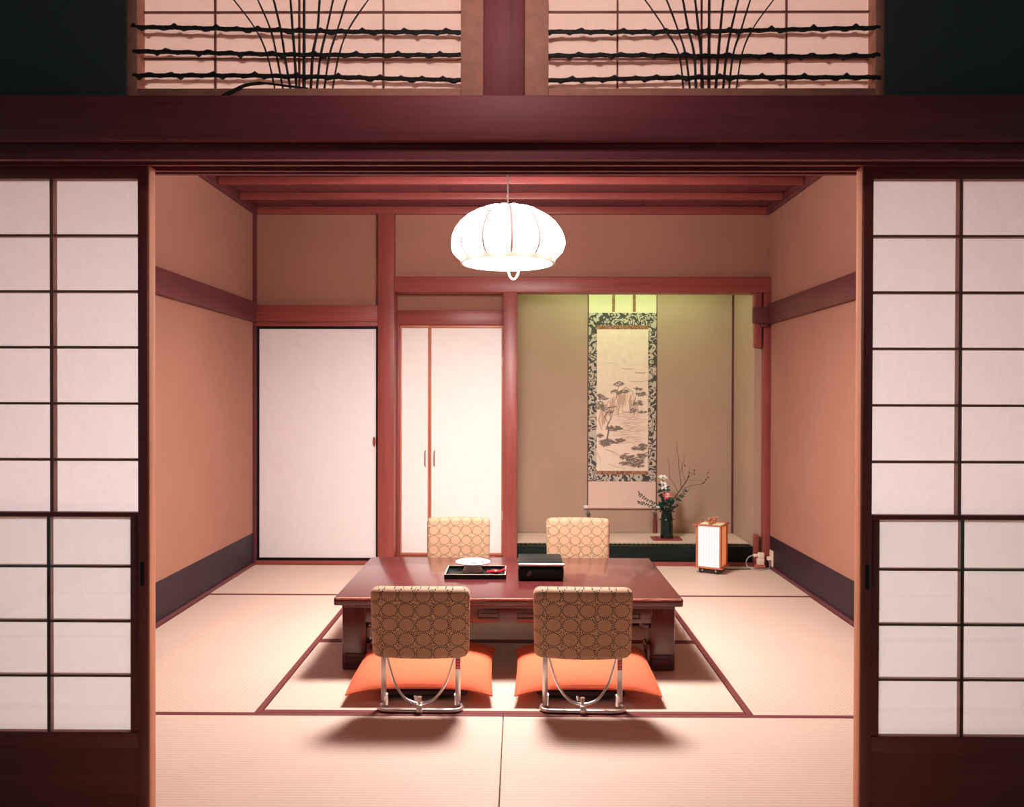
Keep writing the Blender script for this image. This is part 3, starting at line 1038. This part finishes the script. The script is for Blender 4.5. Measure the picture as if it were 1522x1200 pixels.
b.tube([(0.022, 0, 0.012), (0.032, 0.004, 0.014), (0.046, 0.010, 0.018)], [0.004, 0.006, 0.011], 8)
b.build('twisted_end', M_RED, sweet)
b = B()
b.tube([(-0.022, 0, 0.010), (-0.030, -0.002, 0.010), (-0.040, -0.004, 0.009)], [0.004, 0.005, 0.008], 8)
b.build('twisted_end', M_RED, sweet)

bxo = thing('lacquer_box', 'black lacquer box with painted highlight on its lid edge standing on the low table', 'box', (0.160, 0.893, TT))
b = B()
b.box(-0.104, 0.104, -0.125, 0.125, 0.0, 0.062, bev=0.010, seg=3)
for v in b.bm.verts:
    f = 1 - ((v.co.z - 0.034) / 0.034) ** 2
    v.co.x *= 1 + 0.035 * max(0, f)
    v.co.y *= 1 + 0.02 * max(0, f)
body = b.build('body', M_BLACK, bxo)
lid = box('lid', M_BLACK, (-0.105, 0.105, -0.126, 0.126, 0.0622, 0.078), bxo, bev=0.004)
box('lid_edge', plain('highlight_pale', (0.92, 0.90, 0.87), 0.35), (-0.104, 0.109, -0.132, -0.112, 0.0700, 0.0800), lid, bev=0.003)  # pale strip stands in for the lamp's highlight on the front bevel
b = B()
b.ball((0, 0, 0), 0.010, 1.5, 0.12, 0.9, 2)
b.build('leaf_emblem', plain('emblem_grey', (0.10, 0.10, 0.095), 0.4), body, (-0.055, -0.1268, 0.034), (0, R(-50), 0))

# ------------------------------------------------------------------ hanging scroll
SY = AY - 0.004
sc_ = thing('hanging_scroll', 'tall hanging scroll with ink landscape in a patterned cloth mount', 'scroll', (0.85, SY, 0.33))


def sbox(name, mat, x0, x1, z0, z1, y0, y1, parent=sc_):
    return box(name, mat, (x0 - 0.85, x1 - 0.85, y0, y1, z0 - 0.33, z1 - 0.33), parent)


M_SILK = plain('scroll_silk', (0.72, 0.62, 0.44), 0.8, noise=0.04, scale=200)
M_SILKP = plain('scroll_silk_rose', (0.70, 0.50, 0.42), 0.8, noise=0.04, scale=200)
M_BROC = arabesque('scroll_brocade', (0.055, 0.05, 0.045), (0.50, 0.43, 0.35), 17)
M_BAND = arabesque('scroll_band', (0.14, 0.03, 0.02), (0.46, 0.24, 0.12), 70)
M_PAINT = plain('painting_silk', (0.80, 0.64, 0.52), 0.8, noise=0.05, scale=25)
M_SEDGE = plain('scroll_edge', (0.10, 0.04, 0.03), 0.7)
sbox('backing', M_SEDGE, 0.583, 1.115, 0.34, 2.30, -0.001, 0.003)
sbox('upper_cloth', M_SILK, 0.591, 1.107, 1.823, 2.298, -0.003, -0.001)
sbox('lower_cloth', M_SILKP, 0.591, 1.107, 0.342, 0.532, -0.003, -0.001)
sbox('cloth_mount', M_BROC, 0.591, 1.107, 0.532, 1.823, -0.003, -0.001)
pnt = sbox('painting', M_PAINT, 0.653, 1.046, 0.613, 1.697, -0.0048, -0.003)
sbox('trim_band', M_BAND, 0.653, 1.046, 1.697, 1.728, -0.0046, -0.003)
sbox('trim_band', M_BAND, 0.653, 1.046, 0.586, 0.613, -0.0046, -0.003)
for x in (0.780, 0.938):
    sbox('ribbon', M_BAND, x - 0.011, x + 0.011, 1.83, 2.298, -0.006, -0.0035)
B().tube([(0.583 - 0.85, -0.012, 0.006), (1.115 - 0.85, -0.012, 0.006)], 0.013, 14).build('roller', M_SILKP, sc_)
for x in (0.570, 1.128):
    B().tube([(x - 0.85 - 0.012, -0.012, 0.006), (x - 0.85 + 0.0125, -0.012, 0.006)], [0.015, 0.014], 14).build('roller_knob', M_WHITE, sc_)

PXA, PZA = 0.653, 1.697


def p2w(px, py):
    return (0.653 + (px - 887) / 76.0 * 0.392 - 0.85, 1.697 - (py - 490) / 210.0 * 1.084 - 0.33)


NS = [0]


def stroke(bb, pts, w0, w1=None):
    """tapered flat brush stroke, painting pixels in, width in metres"""
    w1 = w0 * 0.4 if w1 is None else w1
    Q = [Vector((*p2w(*p), 0)) for p in pts]
    n = len(Q)
    Lp, Rp = [], []
    for i, q in enumerate(Q):
        t = (Q[min(i + 1, n - 1)] - Q[max(i - 1, 0)]).normalized()
        nn = Vector((-t.y, t.x, 0))
        f = i / (n - 1)
        w = (w0 + (w1 - w0) * f) * (0.35 + 0.65 * math.sin(math.pi * min(1, f * 0.8 + 0.15))) * 0.5
        Lp.append(q + nn * w)
        Rp.append(q - nn * w)
    NS[0] += 1
    yy = (-0.0065 if bb is dark else (-0.0056 if bb is lite else -0.0052)) - NS[0] * 1e-6
    lim = lambda v: (min(max(v.x, -0.196), 0.195), yy, min(max(v.y, 0.285), 1.366))
    vl = [bb.bm.verts.new(lim(v)) for v in Lp]
    vr = [bb.bm.verts.new(lim(v)) for v in Rp]
    for i in range(n - 1):
        bb.bm.faces.new((vl[i], vl[i + 1], vr[i + 1], vr[i]))


rn = random.Random(5)
dark, lite, wash = B(), B(), B()


def pine(cx, cy, w, h, n):
    n = int(n * 1.5)
    stroke(wash, [(cx - w * 0.9, cy + rn.uniform(-1, 1)), (cx - w * 0.3, cy - h * 0.3), (cx + w * 0.3, cy + h * 0.3), (cx + w * 0.9, cy + rn.uniform(-1, 1))], h * 0.0062, h * 0.004)
    for _ in range(n):
        a = rn.uniform(-1, 1)
        x, y = cx + a * w, cy + rn.uniform(-1, 1) * h * (1 - a * a * 0.6)
        l = rn.uniform(3, 7)
        an = rn.uniform(-0.5, 0.5)
        stroke(dark, [(x - l / 2, y + an * l / 2), (x, y - 0.4), (x + l / 2, y - an * l / 2)], rn.uniform(0.006, 0.012))


for p in ((920, 571, 7, 3, 9), (917, 583, 8, 4, 9), (931, 582, 4, 3, 4), (949, 578, 6, 3, 8), (953, 586, 7, 3, 10), (950, 600, 7, 4, 12), (892, 588, 4, 2, 5), (897, 593, 7, 3, 9),
          (892, 602, 6, 5, 10), (898, 608, 4, 4, 6), (955, 613, 5, 2, 6), (941, 610, 6, 3, 6), (910, 606, 5, 3, 5), (908, 612, 3, 3, 4), (893, 608, 5, 4, 6)):
    pine(*p)
for p in ((912, 637, 9, 4, 20), (921, 637, 6, 3, 12), (900, 659, 8, 5, 22), (905, 655, 6, 3, 10), (893, 648, 5, 3, 9), (922, 655, 6, 3, 14), (915, 658, 5, 2, 6),
          (950, 667, 10, 4, 22), (957, 662, 6, 3, 14), (932, 679, 10, 5, 26), (944, 686, 12, 5, 30), (955, 678, 7, 5, 14), (928, 689, 6, 3, 10), (948, 692, 9, 3, 12)):
    pine(*p)
# trunks and branches
for pts, w in (([(897, 665), (902, 655), (905, 640), (903, 632), (908, 622), (909, 616)], 0.016), ([(905, 640), (914, 640), (925, 636)], 0.009), ([(903, 612), (899, 620), (903, 628)], 0.014),
               ([(963, 672), (950, 679), (938, 683), (920, 681)], 0.010), ([(925, 690), (940, 693), (952, 692)], 0.006), ([(900, 662), (912, 658), (925, 656)], 0.007), ([(921, 572), (916, 585), (918, 600)], 0.006),
               ([(947, 580), (944, 595), (936, 606)], 0.006), ([(892, 595), (898, 605), (893, 614)], 0.006)):
    stroke(dark, pts, w)
# cliffs and contour lines
for k in range(60):
    x = rn.uniform(893, 948)
    t = 575 + abs(x - 928) * 0.9 + rn.uniform(0, 14)
    stroke(lite, [(x, t), (x + rn.uniform(-3, 3), t + 8), (x + rn.uniform(-4, 2), t + rn.uniform(14, 26))], rn.uniform(0.006, 0.016))
for pts in ([(905, 618), (912, 600), (918, 585), (930, 576), (940, 582), (944, 600), (950, 612)], [(895, 640), (890, 625), (893, 612), (902, 606)], [(924, 612), (936, 613), (948, 611)]):
    stroke(lite, pts, 0.012, 0.006)
# water
for k in range(24):
    y = 615 + k * 1.9 + rn.uniform(-1, 1)
    x = rn.uniform(908, 930)
    e = min(962, x + rn.uniform(18, 45))
    stroke(lite, [(x + (e - x) * i / 6, y + 1.1 * math.sin(i * 1.9 + k)) for i in range(7)], 0.004, 0.003)
# distant haze bars and foreground bank
for pts, w in (([(923, 548), (935, 549), (945, 548)], 0.008), ([(944, 554), (955, 555), (963, 553)], 0.014), ([(935, 567), (950, 568), (963, 566)], 0.007), ([(903, 540), (908, 540.5), (912, 540)], 0.005),
               ([(900, 668), (912, 672), (925, 680)], 0.012), ([(888, 672), (893, 685), (892, 697)], 0.006), ([(905, 690), (915, 694), (930, 697)], 0.006)):
    stroke(lite, pts, w)
dk = dark.build('pine_strokes', plain('ink_dark', (0.20, 0.155, 0.125), 0.9), pnt)
dk['kind'] = 'stuff'
lt = lite.build('pale_strokes', plain('ink_pale', (0.55, 0.37, 0.28), 0.9), pnt)
lt['kind'] = 'stuff'
wa = wash.build('wash_strokes', plain('ink_wash', (0.46, 0.34, 0.265), 0.9), pnt)
wa['kind'] = 'stuff'

# scroll weights
wt = thing('scroll_weight', 'small grey scroll weight hanging by the vase with red tassel', 'weight', (1.10, SY - 0.012, 0.139), group='scroll weights')
B().ball((0, 0, 0.146), 0.016).build('bead', plain('weight_bead', (0.09, 0.10, 0.095), 0.2, coat=0.4), wt)
B().tube([(0, 0, 0.131), (0, 0, 0.10), (0, 0, 0.0)], [0.006, 0.013, 0.016], 10).build('tassel', plain('tassel_red', (0.20, 0.035, 0.04), 0.8), wt)
B().tube([(0, 0, 0.160), (0.012, 0.0, 0.188)], 0.0015, 6).build('loop_cord', M_SEDGE, wt)
wt2 = thing('scroll_weight', 'small grey scroll weight peeping above the gold chair back', 'weight', (0.590, SY - 0.012, 0.139), group='scroll weights')
B().ball((0, 0, 0.146), 0.016).build('bead', MATS['weight_bead'], wt2)
B().tube([(0, 0, 0.131), (0, 0, 0.10), (0, 0, 0.0)], [0.006, 0.013, 0.016], 10).build('tassel', MATS['tassel_red'], wt2)
B().tube([(0, 0, 0.160), (-0.012, 0.0, 0.188)], 0.0015, 6).build('loop_cord', M_SEDGE, wt2)

# ------------------------------------------------------------------ vase and flowers
VX, VY, VZ = 1.140, 2.955, 0.1395
st_ = B()
st_.box(-0.108, 0.108, -0.062, 0.062, 0.0, 0.012, bev=0.004)
tag(st_.build('vase_board', wood('board_red', (0.22, 0.03, 0.03), 0, rough=0.25, coat=0.4), None, (VX - 0.004, VY, VZ)), 'thin red lacquered board under the flower vase', 'board')
VB = VZ + 0.0122
vs = thing('flower_vase', 'tall dark green glazed cylinder vase holding flowers', 'vase', (VX, VY, VB))
M_GLAZE = plain('green_glaze', (0.005, 0.014, 0.011), 0.22, spec=0.3, noise=0.3, scale=30)
B().lathe([(0.0001, 0.0), (0.044, 0.0), (0.047, 0.008), (0.044, 0.06), (0.043, 0.125), (0.046, 0.133), (0.043, 0.141), (0.038, 0.175), (0.036, 0.188), (0.042, 0.198), (0.036, 0.199), (0.031, 0.188), (0.0001, 0.16)], 28).build('body', M_GLAZE, vs)
for a in (0, 180):
    for z in (0.133, 0.190):
        bb = B()
        bb.ball((0.048 * math.cos(R(a)), 0, z), 0.008, 1.1, 1.0, 0.7, 1)
        bb.build('lug', M_GLAZE, vs)

M_STEM = plain('stem_green', (0.03, 0.06, 0.03), 0.6)
M_LEAF = plain('leaf_green', (0.015, 0.045, 0.028), 0.4, noise=0.3, scale=60)
M_BARK = plain('branch_bark', (0.085, 0.045, 0.032), 0.8, noise=0.3, scale=90)
M_PETW = plain('petal_white', (0.85, 0.84, 0.80), 0.6)
M_PETP = plain('petal_pink', (0.80, 0.10, 0.13), 0.6)
M_PETL = plain('petal_pale', (0.85, 0.62, 0.55), 0.6)
M_YEL = plain('stamen', (0.20, 0.13, 0.04), 0.7)


def v3(px, pz, y=0.0):
    """flower coordinates: x, z in picture units of this arrangement (metres from vase foot)"""
    return Vector((px, y, pz))


def leaf(bb, p, d, l, w, up_=Vector((0, 0, 1))):
    """folded pointed leaf from p along d"""
    d = d.normalized()
    s = d.cross(Vector((0, -1, 0.25)))
    s = s.normalized() if s.length > 1e-3 else Vector((1, 0, 0))
    nrm = s.cross(d).normalized()
    P = [p, p + d * l * 0.3 + s * w * 0.5 + nrm * w * 0.12, p + d * l * 0.7 + s * w * 0.38 + nrm * w * 0.1, p + d * l - nrm * w * 0.1,
         p + d * l * 0.7 - s * w * 0.38 + nrm * w * 0.1, p + d * l * 0.3 - s * w * 0.5 + nrm * w * 0.12, p + d * l * 0.5]
    vv = [bb.bm.verts.new(q) for q in P]
    for a, c, e in ((0, 1, 6), (1, 2, 6), (2, 3, 6), (3, 4, 6), (4, 5, 6), (5, 0, 6)):
        bb.bm.faces.new((vv[a], vv[c], vv[e]))


def flower(name, label, stem_pts, head_n, r, mat, petals, leaves, group='cut flowers in the vase', inner=None):
    t = thing(name, label, 'flower', (VX, VY, VB), group=group)
    pts = smooth_path([v3(*q) for q in stem_pts], 5)
    B().tube(pts, 0.0028, 6).build('stem', M_STEM, t)
    h = pts[-1]
    n = Vector(head_n).normalized()
    rot = n.to_track_quat('Z', 'Y').to_matrix()
    for ring, (cnt, rad, lift) in enumerate(petals):
        for k in range(cnt):
            a = (k + ring * 0.5) * 2 * math.pi / cnt
            bb = B()
            rows = []
            for f in (0.08, 0.4, 0.75, 1.0):
                w = r * 0.50 * math.sin(math.pi * min(0.86, 0.15 + 0.6 * f)) * (1.15 if f < 1 else 0.62)
                c_ = rad * f
                z = lift * f * f * r + (0.0 if f < 1 else -0.08 * r)
                rows.append([Vector((c_, -w * 0.5, z + 0.06 * r)), Vector((c_ + (0.06 * r if f == 1 else 0), 0, z)), Vector((c_, w * 0.5, z + 0.06 * r))])
            vv = [[bb.bm.verts.new(h + rot @ (Matrix.Rotation(a, 3, 'Z') @ q)) for q in row] for row in rows]
            for i in range(3):
                for j in range(2):
                    bb.bm.faces.new((vv[i][j], vv[i][j + 1], vv[i + 1][j + 1], vv[i + 1][j]))
            bb.build('petal', inner if (inner and ring == len(petals) - 1) else mat, t)
    B().ball(h + rot @ Vector((0, 0, 0.15 * r)), r * 0.22, sub=1).build('stamen', M_YEL, t)
    for (f, d, l, w) in leaves:
        bb = B()
        leaf(bb, pts[int(f * (len(pts) - 1))], Vector(d), l, w)
        bb.build('leaf', M_LEAF, t)
    return t


flower('white_flower', 'white flower seen edge on, topmost of the cut flowers', [(0.0, 0.15), (-0.006, 0.26), (-0.022, 0.36), (-0.030, 0.435)], (0.1, -0.35, 1.0), 0.036, M_PETW,
       [(7, 0.036, 0.25), (5, 0.026, 0.5)], [(0.75, (-1, -0.3, 0.3), 0.05, 0.02), (0.7, (1, -0.2, 0.4), 0.05, 0.02)])
flower('white_flower', 'open white flower facing the room, just above the pink one', [(-0.008, 0.15), (-0.014, 0.25), (-0.022, 0.33), (-0.026, 0.382)], (0.15, -1.0, 0.3), 0.034, M_PETW,
       [(6, 0.034, 0.2), (5, 0.022, 0.6)], [(0.85, (-1, -0.3, -0.5), 0.06, 0.028), (0.8, (1, -0.3, -0.2), 0.055, 0.026), (0.65, (-1, -0.4, -0.2), 0.05, 0.024)])
flower('pink_flower', 'pink and white flower low among dark leaves in the vase', [(0.004, 0.15), (0.0, 0.22), (-0.006, 0.28), (-0.004, 0.308)], (0.2, -1.0, 0.35), 0.034, M_PETP,
       [(6, 0.032, 0.2), (4, 0.018, 0.5)], [(0.8, (-1, -0.4, 0.2), 0.06, 0.026), (0.7, (1, -0.4, 0.1), 0.06, 0.026), (0.5, (-0.8, -0.5, 0.3), 0.05, 0.024)], inner=M_PETL)

fol = thing('evergreen_sprig', 'bushy dark green leafy stem filling the vase mouth', 'foliage', (VX, VY, VB))
B().tube([v3(0, 0.15), v3(0.004, 0.21), v3(0.006, 0.27)], 0.003, 6).build('stem', M_STEM, fol)
rl = random.Random(21)
for k in range(46):
    z = rl.uniform(0.19, 0.275)
    a = rl.uniform(0, 2 * math.pi)
    bb = B()
    d = Vector((math.cos(a), math.sin(a) * 0.7 - 0.15, rl.uniform(-0.1, 1.1)))
    leaf(bb, Vector((0.018 * math.cos(a), 0.014 * math.sin(a), z)), d, rl.uniform(0.035, 0.06), rl.uniform(0.015, 0.026))
    bb.build('leaf', M_LEAF, fol)


def sprig(label, pts, nl, seed, ll=0.020, lw=0.010, r=0.0018):
    rnd = random.Random(seed)
    t = thing('leafy_sprig', label, 'sprig', (VX, VY, VB), group='sprigs in the vase')
    P = smooth_path([v3(*q) for q in pts], 6)
    B().tube(P, [r * (1 - 0.5 * i / len(P)) for i in range(len(P))], 6).build('stem', M_BARK, t)
    for k in range(nl):
        i = int((0.3 + 0.7 * k / nl) * (len(P) - 1))
        s = 1 if k % 2 else -1
        bb = B()
        leaf(bb, P[i], Vector((-0.6 + rnd.uniform(-0.3, 0.3), rnd.uniform(-0.5, 0.3), s * 0.7)), ll * rnd.uniform(0.7, 1.2), lw)
        bb.build('leaf', M_LEAF, t)
    return t


sprig('upper of two small-leaved sprigs reaching over the scroll foot', [(-0.01, 0.18), (-0.06, 0.235), (-0.12, 0.265), (-0.17, 0.298), (-0.205, 0.325)], 18, 2)
sprig('lower of two small-leaved sprigs reaching over the scroll foot', [(-0.01, 0.18), (-0.06, 0.205), (-0.12, 0.235), (-0.17, 0.248), (-0.208, 0.258)], 18, 5)
sprig('short green sprig leaning out towards the paper lantern', [(0.01, 0.18), (0.04, 0.215), (0.07, 0.228), (0.09, 0.235)], 10, 9)
br = thing('bare_branch', 'bare forked branch with buds rising from the vase', 'branch', (VX, VY, VB), group='sprigs in the vase')
main = smooth_path([v3(0.015, 0.15), v3(0.035, 0.255), v3(0.095, 0.345), v3(0.145, 0.42), v3(0.160, 0.455)], 6)
B().tube(main, [0.0052 * (1 - 0.5 * i / len(main)) for i in range(len(main))], 8).build('main_stem', M_BARK, br)
side = [
    ([(0.085, 0.33), (0.055, 0.385), (0.022, 0.435), (0.018, 0.50), (0.012, 0.545), (0.008, 0.58)], 0.0022),
    ([(0.105, 0.36), (0.098, 0.43), (0.088, 0.50), (0.085, 0.57), (0.074, 0.64), (0.070, 0.70)], 0.0024),
    ([(0.098, 0.47), (0.115, 0.53), (0.125, 0.57), (0.130, 0.61)], 0.0015),
    ([(0.135, 0.405), (0.120, 0.46), (0.108, 0.53), (0.112, 0.555)], 0.0016),
    ([(0.150, 0.435), (0.162, 0.49), (0.165, 0.52)], 0.0014),
    ([(0.150, 0.43), (0.185, 0.47), (0.20, 0.495)], 0.0014),
    ([(0.11, 0.345), (0.16, 0.375), (0.21, 0.385), (0.26, 0.395), (0.285, 0.425), (0.30, 0.475)], 0.0020),
    ([(0.165, 0.42), (0.22, 0.418), (0.28, 0.416)], 0.0011),
    ([(0.12, 0.34), (0.15, 0.335), (0.17, 0.372)], 0.0020),
]
tips = []
for pts, r in side:
    P = smooth_path([v3(*q) for q in pts], 4)
    B().tube(P, [r * (1 - 0.5 * i / len(P)) for i in range(len(P))], 6).build('twig', M_BARK, br)
    tips.append(P[-1])
for q in ((0.285, 0.425), (0.30, 0.475), (0.272, 0.405), (0.262, 0.397), (0.165, 0.475), (0.20, 0.465), (0.20, 0.492), (0.158, 0.45), (0.13, 0.525), (0.302, 0.44)):
    bb = B()
    bb.ball(v3(*q, rn.uniform(-0.004, 0.004)), 0.0055, 1, 1, 1.3, 1)
    bb.build('bud', M_BARK, br)
for q in ((0.075, 0.285), (0.09, 0.30), (0.105, 0.315), (0.115, 0.335), (0.065, 0.27), (0.125, 0.35), (0.08, 0.265), (0.10, 0.29)):
    bb = B()
    leaf(bb, v3(*q), Vector((0.7 + rn.uniform(-0.4, 0.3), -0.3, rn.uniform(-0.5, 0.6))), 0.032, 0.015)
    bb.build('leaf', M_LEAF, br)

# ------------------------------------------------------------------ paper lantern
LX, LY = 1.362, 2.50
an = thing('paper_lantern', 'small lit square paper lantern with wooden frame on the floor', 'lantern', (LX, LY, 0.0), R(-28))
ORW = wood('lantern_wood', (0.52, 0.15, 0.075), 2)
box('base', plain('lantern_base', (0.030, 0.022, 0.020), 0.35), (-0.070, 0.070, -0.070, 0.070, 0.004, 0.036), an, bev=0.004)
for x in (-0.045, 0.045):
    bb = B()
    bb.ball((x, -0.071, 0.020), 0.007, 1, 0.6, 1, 2)
    bb.build('knob', M_CHROME, an)
for sx in (-1, 1):
    for sy in (-1, 1):
        bb = B()
        bb.tube([(sx * 0.055, sy * 0.055, 0.0), (sx * 0.055, sy * 0.055, 0.005)], 0.010, 10)
        bb.build('foot', M_BLACK, an)
        box('corner_post', ORW, (sx * 0.079 - 0.007, sx * 0.079 + 0.007, sy * 0.079 - 0.007, sy * 0.079 + 0.007, 0.046, 0.318), an, bev=0.001)
# lower and upper frames (four bars each, slightly oversailing)
for z, e in ((0.036, 0.098), (0.318, 0.100)):
    for (a, c, d, f) in ((-e, e, -0.094, -0.078), (-e, e, 0.078, 0.094), (-0.094, -0.078, -e, e), (0.078, 0.094, -e, e)):
        box('frame_bar', ORW, (a, c, d, f, z, z + 0.010), an, bev=0.001)
PAPER_L = emit('lantern_paper', (0.90, 1.0, 0.96), ANDON, (0.35, 0.38, 0.38))
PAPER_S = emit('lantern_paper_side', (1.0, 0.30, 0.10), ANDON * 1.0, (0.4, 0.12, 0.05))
for k in range(4):
    m = Matrix.Rotation(k * math.pi / 2, 4, 'Z')
    bb = B()
    bb.box(-0.072, 0.072, -0.0765, -0.0755, 0.046, 0.318, mtx=m)
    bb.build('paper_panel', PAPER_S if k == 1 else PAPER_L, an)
    for j in range(7):
        x = -0.054 + 0.018 * j
        bb = B()
        bb.box(x - 0.0011, x + 0.0011, -0.0785, -0.0766, 0.046, 0.318, mtx=m)
        bb.build('slat', plain('lantern_slat', (0.75, 0.66, 0.5), 0.7), an)
# roof: two sloping paper leaves and ridge bars with crossed finial
for s in (-1, 1):
    bb = B()
    x0, x1 = (-0.072, -0.010) if s < 0 else (0.010, 0.072)
    bb.box(x0, x1, -0.072, 0.072, 0.321, 0.323)
    bb.build('top_paper', emit('lantern_top', (1.0, 0.86, 0.55), ANDON * 0.5, (0.45, 0.35, 0.2)) if 'lantern_top' not in MATS else MATS['lantern_top'], an)
box('frame_bar', ORW, (-0.010, 0.010, -0.078, 0.078, 0.320, 0.329), an, bev=0.001)
for x in (-0.018, 0.018):
    bb = B()
    bb.tube([(x, 0, 0.328), (x, 0, 0.346), (x, 0, 0.352), (x, 0, 0.362)], [0.009, 0.009, 0.014, 0.011], 10)
    bb.build('finial', ORW, an)
bb = B()
bb.tube([(-0.022, 0.0, 0.358), (0.045, 0.0, 0.372)], 0.004, 8)
bb.build('carry_bar', ORW, an)

# power lead, plug adapter, wall socket
sk = thing('wall_socket', 'cream wall socket plate on the dark skirting by the alcove', 'socket', (XR - 0.006, 2.585, 0.075))
box('plate', M_CREAM, (-0.008, 0.0, -0.035, 0.035, -0.055, 0.055), sk, bev=0.002)
box('plug', M_CREAM, (-0.034, -0.008, -0.012, 0.012, -0.014, 0.012), sk, bev=0.004)
adp = thing('plug_adapter', 'stacked cream plug adapter on the floor by the corner post', 'adapter', (1.715, 2.60, 0.0))
box('adapter_body', M_CREAM, (-0.020, 0.028, -0.018, 0.018, 0.030, 0.072), adp, bev=0.004)
box('adapter_body', M_CREAM, (-0.012, 0.028, -0.016, 0.016, 0.072, 0.112), adp, bev=0.004)
box('plug', M_CREAM, (-0.044, -0.0125, -0.010, 0.010, 0.082, 0.102), adp, bev=0.004)
box('foot', plain('adapter_foot', (0.45, 0.12, 0.08), 0.5), (-0.035, 0.036, -0.020, 0.020, 0.0, 0.029), adp, bev=0.006)
pc = B()
pc.tube(smooth_path([(LX + 0.07, LY + 0.055, 0.012), (LX + 0.12, LY + 0.06, 0.005), (1.56, 2.56, 0.005), (1.65, 2.57, 0.005), (1.72, 2.572, 0.005), (1.765, 2.56, 0.012), (1.772, 2.57, 0.05), (1.765, 2.585, 0.072)], 6), 0.004, 7)
tag(pc.build('power_lead', plain('lead_grey', (0.10, 0.08, 0.075), 0.5)), 'thin dark lead running from the paper lantern to the wall socket', 'lead')
pc = B()
pc.tube(smooth_path([(1.672, 2.60, 0.092), (1.645, 2.598, 0.085), (1.622, 2.596, 0.055), (1.628, 2.595, 0.020), (1.66, 2.55, 0.0055), (1.73, 2.54, 0.0055)], 6), 0.004, 7)
tag(pc.build('power_lead', plain('lead_pale', (0.35, 0.32, 0.30), 0.5)), 'pale looped lead curling beside the stacked plug adapter', 'lead')
